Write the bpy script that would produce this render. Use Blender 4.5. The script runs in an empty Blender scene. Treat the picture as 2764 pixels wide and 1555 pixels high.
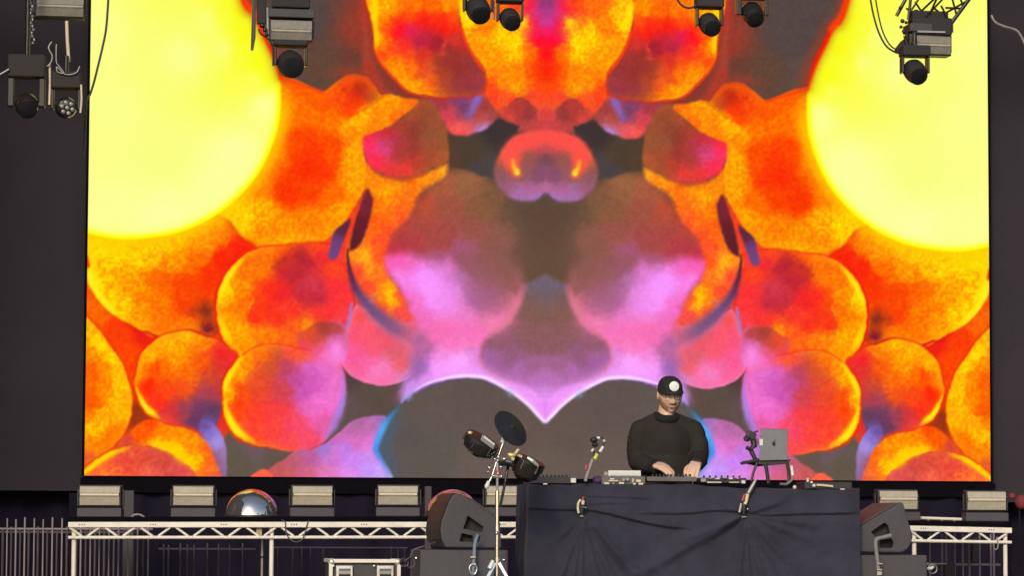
import bpy, bmesh, math, random
import numpy as np
from mathutils import Vector, Matrix, Euler

random.seed(7)
C = bpy.context.scene.collection
SC = bpy.context.scene

# ------------------------------------------------------------------ camera
F_PX, PW, PH = 8584.0, 2764.0, 1555.0
YAW, PITCH, ROLL = 0.117597, 0.077626, 0.004174
CAM = Vector((-3.35216, -21.0, 0.78))
_f = Vector((math.sin(YAW) * math.cos(PITCH), math.cos(YAW) * math.cos(PITCH), math.sin(PITCH)))
_r0 = Vector((math.cos(YAW), -math.sin(YAW), 0.0))
_u0 = _r0.cross(_f)
_r = math.cos(ROLL) * _r0 + math.sin(ROLL) * _u0
_u = -math.sin(ROLL) * _r0 + math.cos(ROLL) * _u0
cd = bpy.data.cameras.new("camera")
cam = bpy.data.objects.new("camera", cd)
C.objects.link(cam)
cd.sensor_width = 36.0
cd.lens = F_PX / PW * 36.0
cd.clip_start, cd.clip_end = 0.5, 6000.0
cam.matrix_world = Matrix(((_r.x, _u.x, -_f.x, CAM.x), (_r.y, _u.y, -_f.y, CAM.y), (_r.z, _u.z, -_f.z, CAM.z), (0, 0, 0, 1)))
SC.camera = cam
SC.render.resolution_x, SC.render.resolution_y = 1024, 577

# ------------------------------------------------------------------ daylight from the open stage front
SUN_EL, SUN_AZ = math.radians(23), math.radians(198)   # azimuth clockwise from +Y: behind the camera, a little left
w = bpy.data.worlds.new("World")
SC.world = w
w.use_nodes = True
nt = w.node_tree
sky = nt.nodes.new("ShaderNodeTexSky")
sky.sky_type = 'NISHITA'
sky.sun_disc = False
sky.sun_elevation = SUN_EL
sky.sun_rotation = SUN_AZ
sky.air_density, sky.dust_density, sky.ozone_density = 1.0, 1.2, 1.5
bg = nt.nodes["Background"]
bg.inputs[1].default_value = 0.13
nt.links.new(sky.outputs[0], bg.inputs[0])
sd = bpy.data.lights.new("sun", 'SUN')
sd.energy = 1.9
sd.angle = math.radians(14)
sd.color = (1.0, 0.88, 0.72)
sun = bpy.data.objects.new("sun", sd)
C.objects.link(sun)
sdir = Vector((math.sin(SUN_AZ) * math.cos(SUN_EL), math.cos(SUN_AZ) * math.cos(SUN_EL), math.sin(SUN_EL)))
sun.location = sdir * 60
sun.rotation_euler = sdir.to_track_quat('Z', 'Y').to_euler()
SC.view_settings.view_transform = 'Standard'
SC.view_settings.look = 'None'
SC.view_settings.exposure = 0.0
SC.view_settings.gamma = 1.0
SC.view_settings.use_curve_mapping = False

# ------------------------------------------------------------------ helpers
def at(px, py, Y):
    """the point on the vertical plane at depth Y that a pixel of the photograph sees"""
    d = _f + _r * ((px - PW / 2) / F_PX) - _u * ((py - PH / 2) / F_PX)
    return CAM + d * ((Y - CAM.y) / d.y)

def lin(c):
    c = np.asarray(c, float) / 255.0
    return np.where(c <= 0.04045, c / 12.92, ((c + 0.055) / 1.055) ** 2.4)

def mat(name, col, rough=0.6, metal=0.0, var=0.12, scale=18.0, bump=0.0, bscale=60.0, spec=0.5, sheen=0.0):
    m = bpy.data.materials.new(name)
    m.use_nodes = True
    t = m.node_tree
    b = t.nodes["Principled BSDF"]
    b.inputs["Roughness"].default_value = rough
    b.inputs["Metallic"].default_value = metal
    b.inputs["Specular IOR Level"].default_value = spec
    b.inputs["Sheen Weight"].default_value = sheen
    tc = t.nodes.new("ShaderNodeTexCoord")
    n = t.nodes.new("ShaderNodeTexNoise")
    n.inputs["Scale"].default_value = scale
    n.inputs["Detail"].default_value = 5
    t.links.new(tc.outputs["Object"], n.inputs["Vector"])
    r = t.nodes.new("ShaderNodeValToRGB")
    r.color_ramp.elements[0].position = 0.3
    r.color_ramp.elements[1].position = 0.7
    r.color_ramp.elements[0].color = (*[max(0, x * (1 - var)) for x in col], 1)
    r.color_ramp.elements[1].color = (*[min(1, x * (1 + var)) for x in col], 1)
    t.links.new(n.outputs[0], r.inputs[0])
    t.links.new(r.outputs[0], b.inputs["Base Color"])
    rr = t.nodes.new("ShaderNodeMapRange")
    rr.inputs[3].default_value = max(0.02, rough * 0.85)
    rr.inputs[4].default_value = min(1.0, rough * 1.15)
    t.links.new(n.outputs[0], rr.inputs[0])
    t.links.new(rr.outputs[0], b.inputs["Roughness"])
    if bump:
        n2 = t.nodes.new("ShaderNodeTexNoise")
        n2.inputs["Scale"].default_value = bscale
        n2.inputs["Detail"].default_value = 4
        t.links.new(tc.outputs["Object"], n2.inputs["Vector"])
        bp = t.nodes.new("ShaderNodeBump")
        bp.inputs["Strength"].default_value = bump
        bp.inputs["Distance"].default_value = 0.01
        t.links.new(n2.outputs[0], bp.inputs["Height"])
        t.links.new(bp.outputs[0], b.inputs["Normal"])
    return m

M = {
    'stage_floor': mat("black stage floor", (0.03, 0.03, 0.033), 0.5, bump=0.2),
    'ground': mat("trampled grass", (0.06, 0.075, 0.03), 0.95, var=0.5, scale=0.6),
    'drape': mat("black stage drape", (0.012, 0.009, 0.021), 0.95, var=0.2, scale=3, bump=0.15, spec=0.15),
    'mesh_drape': mat("charcoal scrim", (0.040, 0.034, 0.043), 0.95, var=0.12, scale=1.2, bump=0.1, spec=0.15),
    'cloth': mat("black cotton cover", (0.038, 0.037, 0.056), 0.9, var=0.22, scale=6, bump=0.45, bscale=90, spec=0.2, sheen=0.12),
    'black': mat("black plastic", (0.025, 0.024, 0.027), 0.45, var=0.2),
    'black_matt': mat("matt black paint", (0.024, 0.020, 0.020), 0.75, var=0.2),
    'black_gloss': mat("black coated metal", (0.026, 0.021, 0.020), 0.2, var=0.2),
    'cabinet': mat("textured black cabinet paint", (0.064, 0.058, 0.066), 0.62, var=0.12, bump=0.25, bscale=300),
    'grille': mat("speaker grille", (0.075, 0.06, 0.055), 0.55, var=0.12, bump=0.3, bscale=400),
    'white_alu': mat("white painted aluminium", (0.86, 0.79, 0.68), 0.5, var=0.09, scale=9),
    'alu': mat("bare aluminium", (0.72, 0.68, 0.6), 0.38, 0.55, var=0.1),
    'chrome': mat("chrome", (0.85, 0.83, 0.8), 0.14, 1.0, var=0.04),
    'mirror': mat("mirrored dome", (0.66, 0.62, 0.58), 0.08, 0.9, var=0.05, scale=4),
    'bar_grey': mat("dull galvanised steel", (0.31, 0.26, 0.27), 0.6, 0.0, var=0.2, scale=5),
    'bar_dark': mat("darker bar steel", (0.10, 0.082, 0.10), 0.7, 0.0, var=0.25, scale=5),  # darker tone for the rear barriers and some leads
    'reflector': mat("strobe reflector", (0.43, 0.38, 0.29), 0.5, 0.0, var=0.12, scale=22, bump=0.3, bscale=40),
    'tube': mat("strobe tube", (0.66, 0.57, 0.42), 0.35, var=0.06),
    'housing_grey': mat("grey light base", (0.058, 0.053, 0.062), 0.6, var=0.14),
    'post': mat("dull grey post", (0.06, 0.057, 0.057), 0.7, var=0.15),
    'wood': mat("bare wood block", (0.42, 0.33, 0.2), 0.7, var=0.2, scale=30),
    'laptop': mat("space grey aluminium", (0.20, 0.195, 0.19), 0.42, 0.35, var=0.05),
    'paper': mat("white sticker", (0.72, 0.68, 0.62), 0.7, var=0.04),
    'cream': mat("cream plastic", (0.72, 0.6, 0.42), 0.4, var=0.06),
    'yellow': mat("yellow tape", (0.72, 0.66, 0.1), 0.5, var=0.06),
    'gold': mat("brass clamp", (0.75, 0.62, 0.25), 0.35, 0.5, var=0.1),
    'dark_red': mat("dark red cloth", (0.20, 0.03, 0.035), 0.8, var=0.2),
    'rig_reflector_shaded': mat("shade-toned strobe reflector", (0.24, 0.215, 0.18), 0.55, var=0.15, scale=22, bump=0.3, bscale=40),  # darker copy of the reflector, standing in for shade up in the rig
    'red': mat("red rubber", (0.5, 0.06, 0.06), 0.5, var=0.1),
    'purple': mat("purple fabric", (0.09, 0.045, 0.13), 0.8, var=0.15),
    'white_plastic': mat("white plastic", (0.72, 0.72, 0.7), 0.4, var=0.04),
    'gear_grey': mat("grey gear panel", (0.13, 0.115, 0.115), 0.5, var=0.15),
    'skin': mat("skin", (0.72, 0.46, 0.32), 0.5, var=0.09, scale=30, bump=0.08),
    'lips': mat("lips", (0.46, 0.19, 0.14), 0.5, var=0.05),
    'beard': mat("short brown stubble", (0.40, 0.225, 0.15), 0.85, var=0.35, scale=160),
    'sweater': mat("black knitted sweater", (0.032, 0.027, 0.024), 0.9, var=0.25, scale=7, bump=0.35, bscale=150, spec=0.2),
    'collar': mat("ribbed black collar", (0.018, 0.018, 0.022), 0.9, var=0.2, bump=0.3, bscale=200, spec=0.2),
    'trousers': mat("dark trousers", (0.02, 0.02, 0.025), 0.9),
    'cap': mat("black cap cloth", (0.016, 0.015, 0.015), 0.8, var=0.2, bump=0.2),
    'patch': mat("white cap badge", (0.86, 0.85, 0.78), 0.5, var=0.05, scale=90),
    'eye_white': mat("eyeball", (0.7, 0.66, 0.6), 0.3, var=0.02),
    'dark_eye': mat("iris", (0.03, 0.02, 0.015), 0.2, var=0.05),
    'lens_glass': mat("front lens", (0.05, 0.05, 0.055), 0.08, 0.6, var=0.1),
    'blue_strap': mat("blue grey webbing", (0.2, 0.24, 0.32), 0.8, var=0.15),
    'grey_strap': mat("grey webbing", (0.24, 0.22, 0.22), 0.8, var=0.15),
    'mid_grey': mat("mid grey metal", (0.34, 0.32, 0.31), 0.4, 0.4, var=0.1),
    'screen_black': mat("video wall edge", (0.006, 0.005, 0.008), 0.95, spec=0.02),
    'end_red_glow': mat("cabinet end with painted red glow", (0.052, 0.034, 0.034), 0.6, var=0.2),
}

def catmull(pts, n=8, closed=False):
    P = [Vector(p) if len(p) == 3 else Vector((p[0], p[1], 0)) for p in pts]
    k = len(P)
    out = []
    for i in range(k if closed else k - 1):
        if closed:
            a, b, c, d = P[(i - 1) % k], P[i], P[(i + 1) % k], P[(i + 2) % k]
        else:
            a, b, c, d = P[max(i - 1, 0)], P[i], P[i + 1], P[min(i + 2, k - 1)]
        for j in range(n):
            t = j / n
            out.append(0.5 * ((2 * b) + (c - a) * t + (2 * a - 5 * b + 4 * c - d) * t * t + (3 * b - a - 3 * c + d) * t ** 3))
    if not closed:
        out.append(P[-1])
    return out

class MB:
    """collects shapes (world coordinates) and links them as ONE mesh object"""
    def __init__(self):
        self.v, self.f = [], []
    def add(self, vs, fs):
        o = len(self.v)
        self.v += [Vector(p) for p in vs]
        self.f += [tuple(i + o for i in q) for q in fs]
        return self
    def box(self, c, s, rot=None):
        c = Vector(c)
        R = rot.to_matrix() if isinstance(rot, Euler) else (rot or Matrix.Identity(3))
        vs = [c + R @ Vector((x * s[0] / 2, y * s[1] / 2, z * s[2] / 2)) for x in (-1, 1) for y in (-1, 1) for z in (-1, 1)]
        return self.add(vs, [(0, 1, 3, 2), (4, 6, 7, 5), (0, 4, 5, 1), (2, 3, 7, 6), (0, 2, 6, 4), (1, 5, 7, 3)])
    def tube(self, pts, r, n=10, cap=True):
        P = [Vector(p) for p in pts]
        R = r if isinstance(r, (list, tuple)) else [r] * len(P)
        up = None
        rings = []
        for i, p in enumerate(P):
            t = (P[min(i + 1, len(P) - 1)] - P[max(i - 1, 0)]).normalized()
            if up is None:
                up = Vector((0, 0, 1)) if abs(t.z) < 0.9 else Vector((0, 1, 0))
            a = t.cross(up)
            if a.length < 1e-5:
                a = t.cross(Vector((1, 0, 0)))
            a.normalize()
            b = a.cross(t).normalized()
            up = b
            rings.append([p + a * (R[i] * math.cos(2 * math.pi * k / n)) + b * (R[i] * math.sin(2 * math.pi * k / n)) for k in range(n)])
        vs = [q for g in rings for q in g]
        fs = []
        for i in range(len(P) - 1):
            for k in range(n):
                fs.append((i * n + k, i * n + (k + 1) % n, (i + 1) * n + (k + 1) % n, (i + 1) * n + k))
        if cap:
            fs.append(tuple(range(n))[::-1])
            fs.append(tuple((len(P) - 1) * n + k for k in range(n)))
        return self.add(vs, fs)
    def bar(self, a, b, w, h):
        """square bar from a to b"""
        a, b = Vector(a), Vector(b)
        t = (b - a).normalized()
        s = t.cross(Vector((0, 1, 0)))
        if s.length < 1e-4:
            s = t.cross(Vector((0, 0, 1)))
        s.normalize()
        n = s.cross(t).normalized()
        vs = [p + s * (i * w / 2) + n * (j * h / 2) for p in (a, b) for i, j in ((-1, -1), (1, -1), (1, 1), (-1, 1))]
        return self.add(vs, [(3, 2, 1, 0), (4, 5, 6, 7), (0, 1, 5, 4), (1, 2, 6, 5), (2, 3, 7, 6), (3, 0, 4, 7)])
    def lathe(self, c, axis, prof, n=28, up=None):
        """prof: list of (radius, height along the axis)"""
        c, a = Vector(c), Vector(axis).normalized()
        s = a.orthogonal().normalized()
        t = a.cross(s)
        vs, fs = [], []
        for r, h in prof:
            for k in range(n):
                q = 2 * math.pi * k / n
                vs.append(c + a * h + (s * math.cos(q) + t * math.sin(q)) * max(r, 1e-5))
        for i in range(len(prof) - 1):
            for k in range(n):
                fs.append((i * n + k, i * n + (k + 1) % n, (i + 1) * n + (k + 1) % n, (i + 1) * n + k))
        fs.append(tuple(range(n))[::-1])
        fs.append(tuple((len(prof) - 1) * n + k for k in range(n)))
        return self.add(vs, fs)
    def ball(self, c, r, n=16, rot=None):
        c = Vector(c)
        r = Vector(r) if isinstance(r, (tuple, list, Vector)) else Vector((r, r, r))
        R = rot or Matrix.Identity(3)
        m = n // 2
        vs = [c + R @ Vector((0, 0, r.z))]
        for i in range(1, m):
            th = math.pi * i / m
            for k in range(n):
                ph = 2 * math.pi * k / n
                vs.append(c + R @ Vector((r.x * math.sin(th) * math.cos(ph), r.y * math.sin(th) * math.sin(ph), r.z * math.cos(th))))
        vs.append(c + R @ Vector((0, 0, -r.z)))
        fs = [(0, 1 + k, 1 + (k + 1) % n) for k in range(n)]
        for i in range(m - 2):
            for k in range(n):
                fs.append((1 + i * n + k, 1 + (i + 1) * n + k, 1 + (i + 1) * n + (k + 1) % n, 1 + i * n + (k + 1) % n))
        last = len(vs) - 1
        fs += [(last, 1 + (m - 2) * n + (k + 1) % n, 1 + (m - 2) * n + k) for k in range(n)]
        return self.add(vs, fs)
    def prism(self, pts, vec):
        """polygon (world points) pushed along vec"""
        P = [Vector(p) for p in pts]
        v = Vector(vec)
        n = len(P)
        return self.add(P + [p + v for p in P], [tuple(range(n)), tuple(range(2 * n - 1, n - 1, -1))] +
                        [(i, i + n, (i + 1) % n + n, (i + 1) % n) for i in range(n)])
    def build(self, name, m, parent=None, smooth=False, bevel=0.0, seg=2):
        me = bpy.data.meshes.new(name)
        off = WORLD.get(parent.name, Vector()) if parent else Vector()
        me.from_pydata([p - off for p in self.v], [], self.f)
        bm = bmesh.new()
        bm.from_mesh(me)
        bmesh.ops.recalc_face_normals(bm, faces=bm.faces)
        if bevel:
            es = [e for e in bm.edges if len(e.link_faces) == 2 and e.calc_face_angle(0) > 0.5]
            bmesh.ops.bevel(bm, geom=es, offset=bevel, segments=seg, profile=0.5, affect='EDGES', clamp_overlap=True)
        bm.to_mesh(me)
        bm.free()
        if smooth:
            for p in me.polygons:
                p.use_smooth = True
            if smooth == 'auto':
                me.set_sharp_from_angle(angle=math.radians(40))
        me.materials.append(m)
        o = bpy.data.objects.new(name, me)
        C.objects.link(o)
        if parent:
            o.parent = parent
            WORLD[o.name] = off
        return o

WORLD = {}
SCREEN_GAIN = 1.0

def tag(o, label=None, cat=None, group=None, kind=None):
    for k, v in (('label', label), ('category', cat), ('group', group), ('kind', kind)):
        if v:
            o[k] = v
    return o

def thing(name, label, cat, loc=(0, 0, 0), group=None):
    o = bpy.data.objects.new(name, None)
    C.objects.link(o)
    o.empty_display_size = 0.1
    o.location = loc
    WORLD[o.name] = Vector(loc)
    return tag(o, label, cat, group)

def copy_tree(o, parent=None):
    c = o.copy()
    C.objects.link(c)
    if parent:
        c.parent = parent
    for ch in list(KIDS(o)):
        copy_tree(ch, c)
    return c

def KIDS(o):
    return [x for x in C.objects if x.parent == o]

# ------------------------------------------------------------------ noise
_rng = np.random.RandomState(11)
_lat = _rng.rand(256, 256)
def vnoise(x, y):
    xi, yi = np.floor(x).astype(int), np.floor(y).astype(int)
    fx, fy = x - xi, y - yi
    fx, fy = fx * fx * (3 - 2 * fx), fy * fy * (3 - 2 * fy)
    a = _lat[xi % 256, yi % 256]; b = _lat[(xi + 1) % 256, yi % 256]
    c = _lat[xi % 256, (yi + 1) % 256]; d = _lat[(xi + 1) % 256, (yi + 1) % 256]
    return (a * (1 - fx) + b * fx) * (1 - fy) + (c * (1 - fx) + d * fx) * fy
def fbm(x, y, s, o=4):
    t, a, k = 0, 1.0, 0.0
    for i in range(o):
        t = t + a * (vnoise(x / s + 17.3 * i, y / s + 5.1 * i) - 0.5)
        k += a
        a *= 0.55
        s /= 2.03
    return t / k * 2
# ------------------------------------------------------------------ what the video wall shows
def sdf(X, Y, poly):
    d = np.full(X.shape, 1e9)
    ins = np.zeros(X.shape, bool)
    n = len(poly)
    for i in range(n):
        ax, ay = poly[i]
        bx, by = poly[(i + 1) % n]
        ex, ey = bx - ax, by - ay
        L = ex * ex + ey * ey + 1e-9
        t = np.clip(((X - ax) * ex + (Y - ay) * ey) / L, 0, 1)
        q = (X - ax - t * ex) ** 2 + (Y - ay - t * ey) ** 2
        np.minimum(d, q, out=d)
        if by != ay:
            c = ((ay > Y) != (by > Y)) & (X < ex * (Y - ay) / (by - ay) + ax)
            ins ^= c
    d = np.sqrt(d)
    return np.where(ins, -d, d)

class Canvas:
    """a picture in sRGB 0..255 evaluated at scattered points (px, py)"""
    def __init__(self, px, py):
        self.x, self.y = px, py
        self.wx = px + 7 * fbm(px, py, 30, 3) + 6 * fbm(px + 900, py, 8, 2)
        self.wy = py + 7 * fbm(px + 333, py + 77, 30, 3) + 6 * fbm(px, py + 900, 8, 2)
        self.ex = px + 2.2 * fbm(px + 55, py, 16, 2)
        self.ey = py + 2.2 * fbm(px, py + 55, 16, 2)
        self.c = np.zeros(px.shape + (3,))
    def _box(self, pts, m):
        a = np.array(pts, float)
        return ((self.x > a[:, 0].min() - m) & (self.x < a[:, 0].max() + m) & (self.y > a[:, 1].min() - m) & (self.y < a[:, 1].max() + m))
    def idw(self, s, sel, power=2.2, warp=True):
        x, y = (self.wx[sel], self.wy[sel]) if warp else (self.x[sel], self.y[sel])
        W = np.zeros(x.shape)
        A = np.zeros(x.shape + (3,))
        for sx, sy, col in s:
            w = 1.0 / (((x - sx) ** 2 + (y - sy) ** 2 + 420.0) ** power)
            W += w
            A += w[:, None] * np.array(col, float)
        return A / W[:, None]
    def region(self, pts, samples, soft=3.0, smooth=True, alpha=1.0, mott=1.0, edge=True, rim=None, line=None):
        poly = [(p.x, p.y) for p in catmull(pts, 6, True)] if smooth else pts
        sel = self._box(poly, soft * 2 + 8)
        if not sel.any():
            return
        d = sdf(self.ex[sel] if edge else self.x[sel], self.ey[sel] if edge else self.y[sel], poly)
        a = np.clip(0.5 - d / (2 * soft), 0, 1)
        a = (a * a * (3 - 2 * a) * alpha)[:, None]
        col = self.idw(samples, sel, 1.5 if mott == 0.12 else 2.35, mott != 0.12) if isinstance(samples, list) else np.tile(np.array(samples, float), (int(sel.sum()), 1))
        if mott:
            x, y = self.x[sel], self.y[sel]
            n = 0.5 * fbm(x, y, 26, 3) + 1.1 * fbm(x + 400, y + 100, 7.5, 2)
            warm = np.clip((col[:, 0] - col[:, 2] - 90) / 90, 0, 1) * np.clip((col[:, 0] - 130) / 60, 0, 1) * (col[:, 1] < 212)
            col = col.copy()
            col[:, 1] = col[:, 1] * (1 + 0.18 * mott * n * warm)
            col *= (1 + 0.055 * mott * n * (1 - 0.7 * warm))[:, None]
        if rim:
            k = np.exp(-(np.clip(-d, 0, 1e4) / rim[1]) ** 1.3) * rim[2]
            if len(rim) > 3:                # the bright side only
                cx, cy = np.mean(poly, 0)
                ang = np.arctan2(self.y[sel] - cy, self.x[sel] - cx)
                k = k * np.clip(0.5 + 0.9 * np.cos(ang - rim[3]), 0, 1)
            k = k[:, None]
            col = col * (1 - k) + np.array(rim[0], float) * k
        self.c[sel] = self.c[sel] * (1 - a) + col * a
        if line:
            k = (np.exp(-((d - 1.5) / line[1]) ** 2) * line[2])[:, None]
            self.c[sel] = self.c[sel] * (1 - k) + np.array(line[0], float) * k
    def stroke(self, pts, width, col, alpha=1.0, soft=None, wob=True):
        """pts with a smooth curve through them; width may be a list (per point); col may be a list"""
        P = catmull(pts, 8)
        n = len(P)
        k = len(pts)
        X, Y = (self.ex, self.ey) if wob else (self.x, self.y)
        mw = max(width) if isinstance(width, list) else width
        sel = self._box([(p.x, p.y) for p in P], mw * 2.2 + 6)
        if not sel.any():
            return
        X, Y = X[sel], Y[sel]
        best = np.full(X.shape, 1e9)
        tt = np.zeros(X.shape)
        for i in range(n - 1):
            ax, ay, bx, by = P[i].x, P[i].y, P[i + 1].x, P[i + 1].y
            ex, ey = bx - ax, by - ay
            t = np.clip(((X - ax) * ex + (Y - ay) * ey) / (ex * ex + ey * ey + 1e-9), 0, 1)
            q = (X - ax - t * ex) ** 2 + (Y - ay - t * ey) ** 2
            u = q < best
            best = np.where(u, q, best)
            tt = np.where(u, (i + t) / (n - 1) * (k - 1), tt)
        best = np.sqrt(best)
        wd = np.interp(tt, range(k), width) if isinstance(width, list) else width
        if isinstance(col, list):
            cc = np.stack([np.interp(tt, range(k), [c[j] for c in col]) for j in range(3)], -1)
        else:
            cc = np.array(col, float)[None, :]
        al = np.interp(tt, range(k), alpha) if isinstance(alpha, list) else alpha
        z = best / np.maximum(wd, 0.1)
        a = np.exp(-(z ** 2.6) * 0.9) if soft is None else np.clip((1 - z) / soft, 0, 1)
        a = (a * al)[:, None]
        self.c[sel] = self.c[sel] * (1 - a) + cc * a
    def dab(self, x, y, rx, ry, col, alpha=1.0, ang=0.0):
        dx, dy = self.wx - x, self.wy - y
        c, s = math.cos(ang), math.sin(ang)
        u, v = (dx * c + dy * s) / rx, (-dx * s + dy * c) / ry
        a = (np.exp(-(u * u + v * v)) * alpha)[..., None]
        self.c = self.c * (1 - a) + np.array(col, float) * a

def paint(px, py):
    K = Canvas(px, py)
    allp = [(150, -420), (1560, -420), (1560, 1340), (150, 1340)]
    K.region(allp, [(800, 60, (84, 70, 68)), (880, 180, (98, 70, 56)), (760, 180, (92, 74, 68)), (1430, 640, (95, 73, 58)), (1440, 740, (98, 76, 60)),
                    (700, 1240, (98, 85, 73)), (980, 1080, (92, 76, 68)), (1250, 420, (75, 60, 52)), (300, 900, (242, 75, 14)), (900, 700, (240, 70, 35)), (1100, 880, (238, 100, 120)),
                    (850, -200, (80, 66, 64)), (1000, 100, (150, 60, 45)), (950, 180, (110, 62, 50))], smooth=False, edge=False)
    # the red glow beside the dark gap, the little knob
    K.region([(975, -300), (985, 0), (992, 80), (1000, 140), (1040, 230), (1060, 270), (960, 260), (975, 190), (980, 100), (975, 0), (965, -300)], [(980, 20, (190, 60, 45)), (985, 120, (165, 70, 50)), (1000, 200, (170, 60, 45))], soft=14)
    # big orange ball behind the sun
    K.region([(640, 150), (752, 202), (800, 214), (838, 232), (872, 246), (905, 222), (940, 200), (985, 205), (1010, 230), (1030, 255), (1060, 258), (1040, 340), (985, 375), (990, 460), (985, 505), (955, 560), (915, 618), (890, 640), (858, 655), (820, 662), (740, 672), (690, 668), (650, 640), (590, 585)],
             [(760, 250, (246, 140, 14)), (755, 330, (247, 130, 12)), (740, 400, (247, 130, 12)), (790, 230, (245, 85, 12)), (830, 300, (247, 120, 12)), (800, 380, (242, 75, 10)), (850, 400, (241, 60, 12)), (840, 450, (240, 52, 12)), (780, 520, (240, 60, 10)), (830, 520, (242, 72, 10)),
              (870, 470, (240, 62, 12)), (890, 400, (243, 85, 12)), (700, 500, (246, 120, 12)), (700, 570, (248, 180, 16)), (640, 590, (250, 205, 18)), (760, 620, (246, 150, 15)), (710, 640, (247, 155, 15)), (880, 620, (246, 155, 15)), (830, 590, (246, 135, 14)), (920, 570, (247, 165, 15)), (955, 490, (247, 168, 18)), (965, 420, (246, 170, 18)), (900, 530, (245, 110, 12)),
              (900, 330, (246, 125, 12)), (940, 340, (248, 165, 18)), (870, 270, (243, 90, 12)), (935, 225, (232, 72, 20)), (905, 245, (243, 85, 20)), (975, 235, (185, 45, 26)), (960, 280, (235, 55, 18)), (1000, 260, (180, 65, 40)), (1015, 285, (248, 165, 18)), (980, 310, (249, 165, 18)), (955, 300, (243, 80, 15)), (770, 660, (248, 172, 18)), (840, 650, (247, 160, 20))], soft=3.5, rim=((249, 160, 18), 20, 0.4))
    K.dab(940, 195, 55, 16, (165, 65, 45), 0.55)
    K.dab(930, 238, 8, 8, (190, 45, 28), 0.7)
    K.stroke([(905, 240), (940, 212), (980, 215), (1005, 240)], 5, (238, 85, 30), 0.6)
    # lower left orange and red ground
    K.region([(200, 820), (300, 840), (420, 900), (500, 900), (590, 900), (660, 960), (620, 1160), (480, 1300), (200, 1320)],
             [(245, 840, (243, 110, 15)), (330, 900, (241, 70, 15)), (380, 905, (226, 35, 25)), (350, 950, (243, 75, 12)), (345, 1050, (243, 80, 12)), (600, 920, (243, 80, 25)), (610, 960, (235, 40, 45)), (590, 1000, (205, 60, 50)), (360, 1120, (150, 55, 25)), (350, 1200, (225, 90, 45))], soft=6)
    # yellow orange ball below the sun
    K.region([(200, 600), (238, 700), (241, 762), (262, 803), (300, 846), (360, 882), (418, 912), (470, 902), (520, 890), (560, 906), (585, 890), (584, 800), (612, 735), (655, 692), (690, 668), (650, 640), (590, 585), (400, 560)],
             [(260, 680, (250, 222, 20)), (245, 740, (253, 235, 22)), (252, 775, (254, 242, 25)), (300, 826, (251, 222, 20)), (330, 820, (249, 200, 18)), (275, 730, (249, 190, 16)), (320, 660, (250, 215, 18)), (400, 690, (249, 192, 18)), (470, 660, (249, 195, 18)), (480, 705, (247, 155, 15)), (430, 760, (244, 110, 12)), (500, 770, (241, 78, 12)), (560, 740, (239, 58, 12)), (600, 700, (238, 45, 14)), (640, 665, (238, 42, 18)),
              (555, 655, (248, 165, 18)), (600, 640, (246, 140, 16)), (530, 700, (245, 115, 12)), (430, 830, (245, 128, 12)), (380, 800, (246, 145, 13)), (450, 878, (245, 128, 12)), (500, 880, (245, 118, 14)), (500, 830, (241, 75, 14)), (340, 765, (247, 165, 15)), (300, 780, (248, 180, 15)), (380, 860, (247, 160, 16)), (420, 895, (246, 120, 20))], soft=3, rim=((250, 200, 20), 16, 0.6, 2.4), line=((215, 35, 20), 4, 0.5))
    K.dab(556, 838, 24, 26, (120, 40, 30), 0.85)
    K.dab(562, 885, 24, 22, (128, 26, 44), 1.0)
    K.dab(520, 840, 10, 14, (170, 60, 25), 0.7)
    K.stroke([(240, 730), (246, 765), (272, 805), (310, 845), (345, 866)], 9, (254, 240, 24), [0.9, 1, 0.9, 0.5, 0.0])
    K.stroke([(424, 909), (395, 897), (345, 893)], 4, (205, 25, 25), [1, 0.8, 0.0])
    # the sun
    sun_ = [(150, 560), (150, -300), (400, -420), (600, -250), (640, -40), (652, 0), (678, 32), (700, 80), (728, 139), (749, 206), (753, 250), (752, 300), (743, 352), (714, 429), (675, 491), (612, 554), (543, 598), (468, 626), (394, 638), (344, 641), (299, 638), (242, 626)]
    K.stroke(sun_[9:], 34, (250, 205, 18), [0.0, 0.3] + [0.8] * 11, wob=False)
    K.region(sun_, [(300, 300, (252, 255, 148)), (500, 150, (252, 255, 150)), (450, 420, (251, 255, 140)), (640, 420, (253, 255, 170)), (600, 500, (253, 255, 168)), (450, 590, (253, 255, 172)), (720, 280, (253, 255, 165)), (560, 60, (252, 255, 130)), (610, 40, (251, 254, 60)), (640, 30, (250, 252, 22)), (670, 90, (250, 251, 18)), (650, 130, (251, 254, 50)), (600, 130, (252, 255, 130)), (700, 170, (250, 253, 22)), (725, 205, (250, 253, 28)),
                    (690, 215, (252, 255, 100)), (300, 600, (253, 255, 160)), (260, 100, (253, 255, 150))], soft=1.6, mott=0.12, edge=False, rim=((255, 255, 60), 13, 0.75))
    K.c[..., 2] *= 1 - 0.06 * (K.c[..., 1] > 235)
    K.stroke(sun_[3:] + [(150, 600)], 5.5, (255, 255, 20), 1.0, wob=False)
    # big orange edge against the dark gap
    K.stroke([(632, -160), (664, 0), (694, 36), (716, 82), (744, 140), (764, 200)], 24, (160, 62, 38), 0.55, wob=False)
    K.stroke([(625, -160), (658, 0), (685, 32), (707, 80), (735, 139), (756, 204)], 7, (240, 30, 12), [0.9, 0.9, 0.9, 0.9, 0.9, 0.4], wob=False)
    K.stroke([(640, -60), (662, 0), (690, 42)], 9, (240, 70, 20), 0.9)
    K.stroke([(756, 210), (790, 220), (835, 236), (868, 250)], 5, (240, 70, 18), 0.8)
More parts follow.
